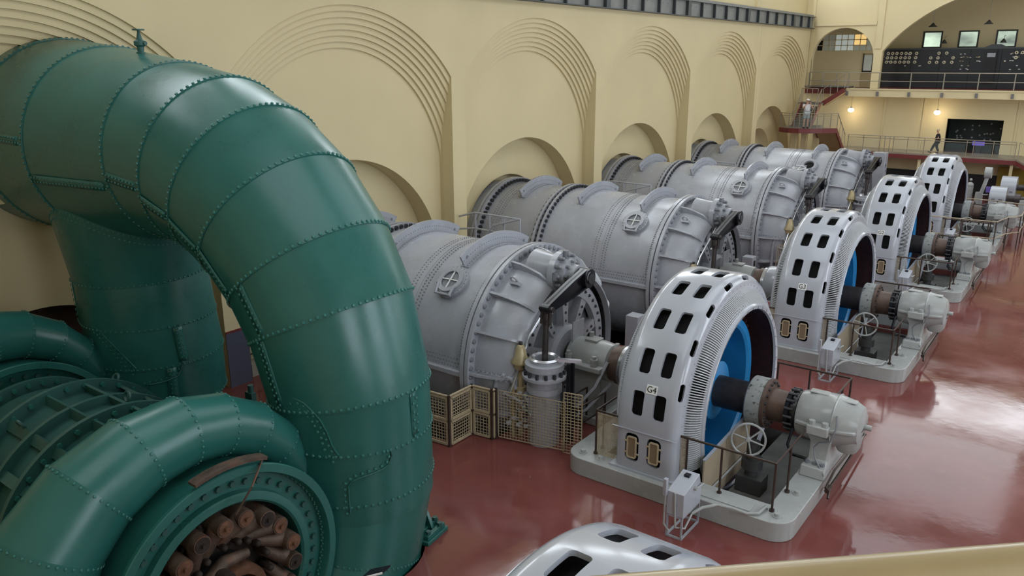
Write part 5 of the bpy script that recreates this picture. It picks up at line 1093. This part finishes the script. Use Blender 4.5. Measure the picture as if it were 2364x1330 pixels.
mb = MB(); mb.tube([(14.90, 40.7, 1.6), (15.70, 40.7, 1.65), (15.50, 40.7, 2.1), (15.80, 40.7, 2.2)], .05, 8); mb.build('linkage', m_base, GV)
tag(MB().box(15.1, 15.45, 40.5, 40.7, 1.8, 2.15).build('lilac_notice', m_lilac, loc=(15.28, 40.6, 1.8), smooth=False), 'small lilac notice board between the far machines', 'notice')
mb = MB(); mb.box(15.25, 15.31, 40.57, 40.63, 0, 1.8); mb.build('post', m_rail, bpy.data.objects['lilac_notice'])
tag(MB().box(14.6, 20, 50.9, 51.2, 0, 2.3).build('yellow_locker', m_yellow, loc=(17, 51, 0), smooth=False), 'dull yellow locker row under the walkway ramp at the end wall', 'locker')
VR = thing('visitor_railing', 'pale railing with posts on the red floor beside the farthest machines', 'railing', (17.6, 37, 0))
vp = [(13.85, 29.15, 1.85), (17.0, 29.3, 1.85), (17.35, 31.2, 1.85), (17.85, 32.0, 1.85), (17.85, 36.2, 1.85), (16.2, 36.75, 1.85), (14.5, 36.75, 1.85)]
for dz in (0, -.9): mb = MB(); mb.tube([(a, b, c + dz) for a, b, c in vp], .03, 8); mb.build('rail', m_tan, VR)
for a, b, c in vp + [(17.85, 34.0, 1.85), (15.4, 29.2, 1.85)]: mb = MB(); mb.cyl((a, b, 0), (a, b, c), .028, n=8); mb.build('post', m_rail, VR)
# ---- people
def skinmesh(name, verts, edges, mat, root=0, sub=2):
    me = bpy.data.meshes.new(name); me.from_pydata([v[0] for v in verts], edges, []); o = bpy.data.objects.new(name, me); C.objects.link(o)
    s = o.modifiers.new('s', 'SKIN'); s.use_smooth_shade = True
    for i, v in enumerate(verts):
        r = v[1]; me.skin_vertices[0].data[i].radius = (r, r) if not isinstance(r, tuple) else r
    me.skin_vertices[0].data[root].use_root = True
    o.modifiers.new('u', 'SUBSURF').levels = sub
    dg = bpy.context.evaluated_depsgraph_get(); m2 = bpy.data.meshes.new_from_object(o.evaluated_get(dg)); bpy.data.objects.remove(o); m2.name = name
    m2.materials.clear(); m2.materials.append(mat); m2.polygons.foreach_set('use_smooth', [True] * len(m2.polygons)); return m2
def person(label, loc, height, heading, J, top, bottom, shoe, hair, shorts=False, cap=False):
    t = thing('person', label, 'person', loc); sc = height / 1.75; Mx = Matrix.Rotation(heading, 4, 'Z') @ Matrix.Scale(sc, 4)
    def put(name, me):
        me.transform(Mx); o = bpy.data.objects.new(name, me); C.objects.link(o); o.parent = t; return o
    V = []; E_ = []; ix = {}
    def add(k, p, r, par=None):
        ix[k] = len(V); V.append((tuple(p), r))
        if par is not None: E_.append((ix[par], ix[k]))
    add('pel', J['pel'], .135); add('wst', J['wst'], .12, 'pel'); add('chs', J['chs'], .145, 'wst'); add('nkb', J['nkb'], .06, 'chs'); add('nk', J['nk'], .052, 'nkb'); add('hd1', J['hd1'], .078, 'nk'); add('hd2', J['hd2'], .092, 'hd1'); add('hd3', J['hd3'], .07, 'hd2')
    for s in ('l', 'r'):
        add('sh' + s, J['sh' + s], .058, 'chs'); add('el' + s, J['el' + s], .042, 'sh' + s); add('wr' + s, J['wr' + s], .03, 'el' + s); 
        w0, e0 = Vector(J['wr' + s]), Vector(J['el' + s]); d = (w0 - e0).normalized(); sd = Vector(J.get('palm', (0, 0, 1))); sd = (sd - d * sd.dot(d)).normalized()
        add('pm' + s, w0 + d * .07, .03, 'wr' + s)
        for i, (o_, L) in enumerate(((-.03, .07), (-.01, .085), (.01, .08), (.03, .06))):
            b = w0 + d * .09 + sd * o_; add('f%d' % i + s, b, .011, 'pm' + s); add('g%d' % i + s, b + d * L * .6 , .009, 'f%d' % i + s); add('h%d' % i + s, b + d * L - d.cross(sd) * .02, .008, 'g%d' % i + s)
        add('t0' + s, w0 + d * .04 - sd * .035, .012, 'pm' + s); add('t1' + s, w0 + d * .075 - sd * .06, .01, 't0' + s)
        add('hp' + s, J['hp' + s], .095, 'pel'); add('kn' + s, J['kn' + s], .062, 'hp' + s); add('an' + s, J['an' + s], .04, 'kn' + s)
        f = Vector(J['an' + s]); tdir = Vector(J.get('toe' + s, (1, 0, -.25))); add('hl' + s, f + Vector((-.01, 0, -.05)), .04, 'an' + s); add('to' + s, f + tdir * .17 + Vector((0, 0, -.03)), .032, 'hl' + s)
    bd = put('body', skinmesh('body', V, E_, m_skin))
    g = lambda k: Vector(J[k])
    sl = .55
    Vs = [(g('pel') + Vector((0, 0, .02)), .175), (g('wst'), .205), (g('chs'), .19), (g('nkb') - Vector((0, 0, .05)), .085)]; Es = [(0, 1), (1, 2), (2, 3)]
    for s in ('l', 'r'): i = len(Vs); Vs += [(g('sh' + s), .078), (g('sh' + s).lerp(g('el' + s), sl * 1.3), .062)]; Es += [(2, i), (i, i + 1)]
    put('shirt', skinmesh('shirt', [(tuple(a), b) for a, b in Vs], Es, top))
    Vs = [(g('pel'), .16)]; Es = []
    for s in ('l', 'r'):
        i = len(Vs); Vs += [(g('hp' + s), .13), (g('kn' + s).lerp(g('hp' + s), .1 if shorts else 0), .1)]; Es += [(0, i), (i, i + 1)]
        if not shorts: Vs.append((g('an' + s) + Vector((0, 0, .03)), .075)); Es.append((i + 1, i + 2))
    put('trousers' if not shorts else 'shorts', skinmesh('trousers', [(tuple(a), b) for a, b in Vs], Es, bottom))
    for s in ('l', 'r'):
        f = g('an' + s); td = Vector(J.get('toe' + s, (1, 0, -.25))); put('shoe', skinmesh('shoe', [(tuple(f + Vector((-.05, 0, -.05))), .045), (tuple(f + Vector((.02, 0, -.05)) + td * .03), .048), (tuple(f + td * .19 + Vector((0, 0, -.03))), .036)], [(0, 1), (1, 2)], shoe))
    h = g('hd2'); fd = Vector(J.get('face', (1, 0, 0))).normalized(); up = (g('hd3') - g('hd1')).normalized(); sd = up.cross(fd).normalized()
    mb = MB(); mb.lathe([(.10, .001), (.095, .05), (.07, .085), (.03, .1), (-.02 if not cap else .02, .104)], (0, 0, 0), 'z', 20)
    for i, p in enumerate(mb.v):
        v = Vector(p); mb.v[i] = tuple(h + up * (v.z + .03) + fd * (v.x - .018) + sd * v.y)
    hm = mb.data('hair'); hm.materials.append(hair); put('cap' if cap else 'hair', hm)
    mb = MB(); mb.sphere(h + fd * .1 - up * .005, .018, 8, 6); mb.sphere(h + sd * .095 - up * .01, .024, 8, 6); mb.sphere(h - sd * .095 - up * .01, .024, 8, 6); m_ = mb.data('nose'); m_.materials.append(m_skin); put('nose_and_ears', m_)
    mb = MB(); mb.sphere(h + fd * .086 + sd * .033 + up * .02, .012, 8, 6); mb.sphere(h + fd * .086 - sd * .033 + up * .02, .012, 8, 6); mb.obox(h + fd * .088 - up * .045, (.012, .045, .01), Matrix((fd, sd, up)).transposed()); m_ = mb.data('eyes'); m_.materials.append(m_ink); put('eyes_and_mouth', m_)
    if cap:
        mb = MB(); mb.obox(h + fd * .13 + up * .055, (.1, .14, .012), Matrix((fd, sd, up)).transposed()); m_ = mb.data('peak'); m_.materials.append(hair); put('cap_peak', m_)
    return t
W1 = dict(pel=(0, 0, .95), wst=(0.01, 0, 1.1), chs=(0.02, 0, 1.30), nkb=(0.03, 0, 1.45), nk=(.04, 0, 1.50), hd1=(.06, 0, 1.55), hd2=(.07, 0, 1.63), hd3=(.07, 0, 1.70),
          shl=(0.02, .18, 1.38), ell=(-.06, .22, 1.12), wrl=(.16, .14, 1.07), shr=(.02, -.18, 1.38), elr=(-.06, -.22, 1.12), wrr=(.16, -.14, 1.09),
          hpl=(0, .09, .90), knl=(.22, .1, .52), anl=(.36, .1, .12), hpr=(0, -.09, .90), knr=(.05, -.1, .50), anr=(-.12, -.1, .10), toel=(1, 0, .15), face=(1, 0, -.1), palm=(0, 0, 1))
person('person in a black t-shirt and dark trousers walking left along the lower walkway', (10.5, 49.4, 3.2), 1.82, PI, W1, m_tee, m_trou, m_shoe, m_hair)
W2 = dict(pel=(0, 0, .95), wst=(0, 0, 1.1), chs=(0, 0, 1.30), nkb=(0.0, 0, 1.45), nk=(.0, 0, 1.50), hd1=(.02, 0, 1.55), hd2=(.03, 0, 1.63), hd3=(.03, 0, 1.70),
          shl=(0, .18, 1.38), ell=(.14, .30, 1.2), wrl=(.25, .09, 1.50), shr=(0, -.18, 1.38), elr=(.14, -.30, 1.2), wrr=(.25, -.09, 1.50),
          hpl=(0, .09, .90), knl=(.02, .11, .50), anl=(0, .12, .10), hpr=(0, -.09, .90), knr=(.02, -.11, .50), anr=(0, -.12, .10), face=(1, 0, -.05), palm=(0, 1, 0))
P2 = person('person in white t-shirt, cap and shorts on the curved landing, hands raised', (1.95, 44.75, 5.0), 2.2, -0.95, W2, m_wtee, m_short, m_shoe, m_cap, True, True)
ph = tag(MB().obox((0, 0, 0), (.02, .16, .08), Matrix.Rotation(-0.95, 3, 'Z')).build('phone', m_black, loc=(0, 0, 0), smooth=False), 'small dark phone held up before the face of the person in white', 'phone')
ph.location = Vector((1.95, 44.75, 5.0)) + Matrix.Rotation(-0.95, 3, 'Z') @ Vector((.47, 0, 2.05))
bgm = MB(); bgm.box(-.12, .02, .16, .26, .9, 1.2); m_ = bgm.data('bag'); m_.transform(Matrix.Rotation(-0.95, 4, 'Z') @ Matrix.Scale(2.2 / 1.75, 4)); m_.materials.append(m_black); bo = bpy.data.objects.new('shoulder_bag', m_); C.objects.link(bo); bo.location = (1.95, 44.75, 5.0); tag(bo, 'small black shoulder bag at the hip of the person in white', 'bag')
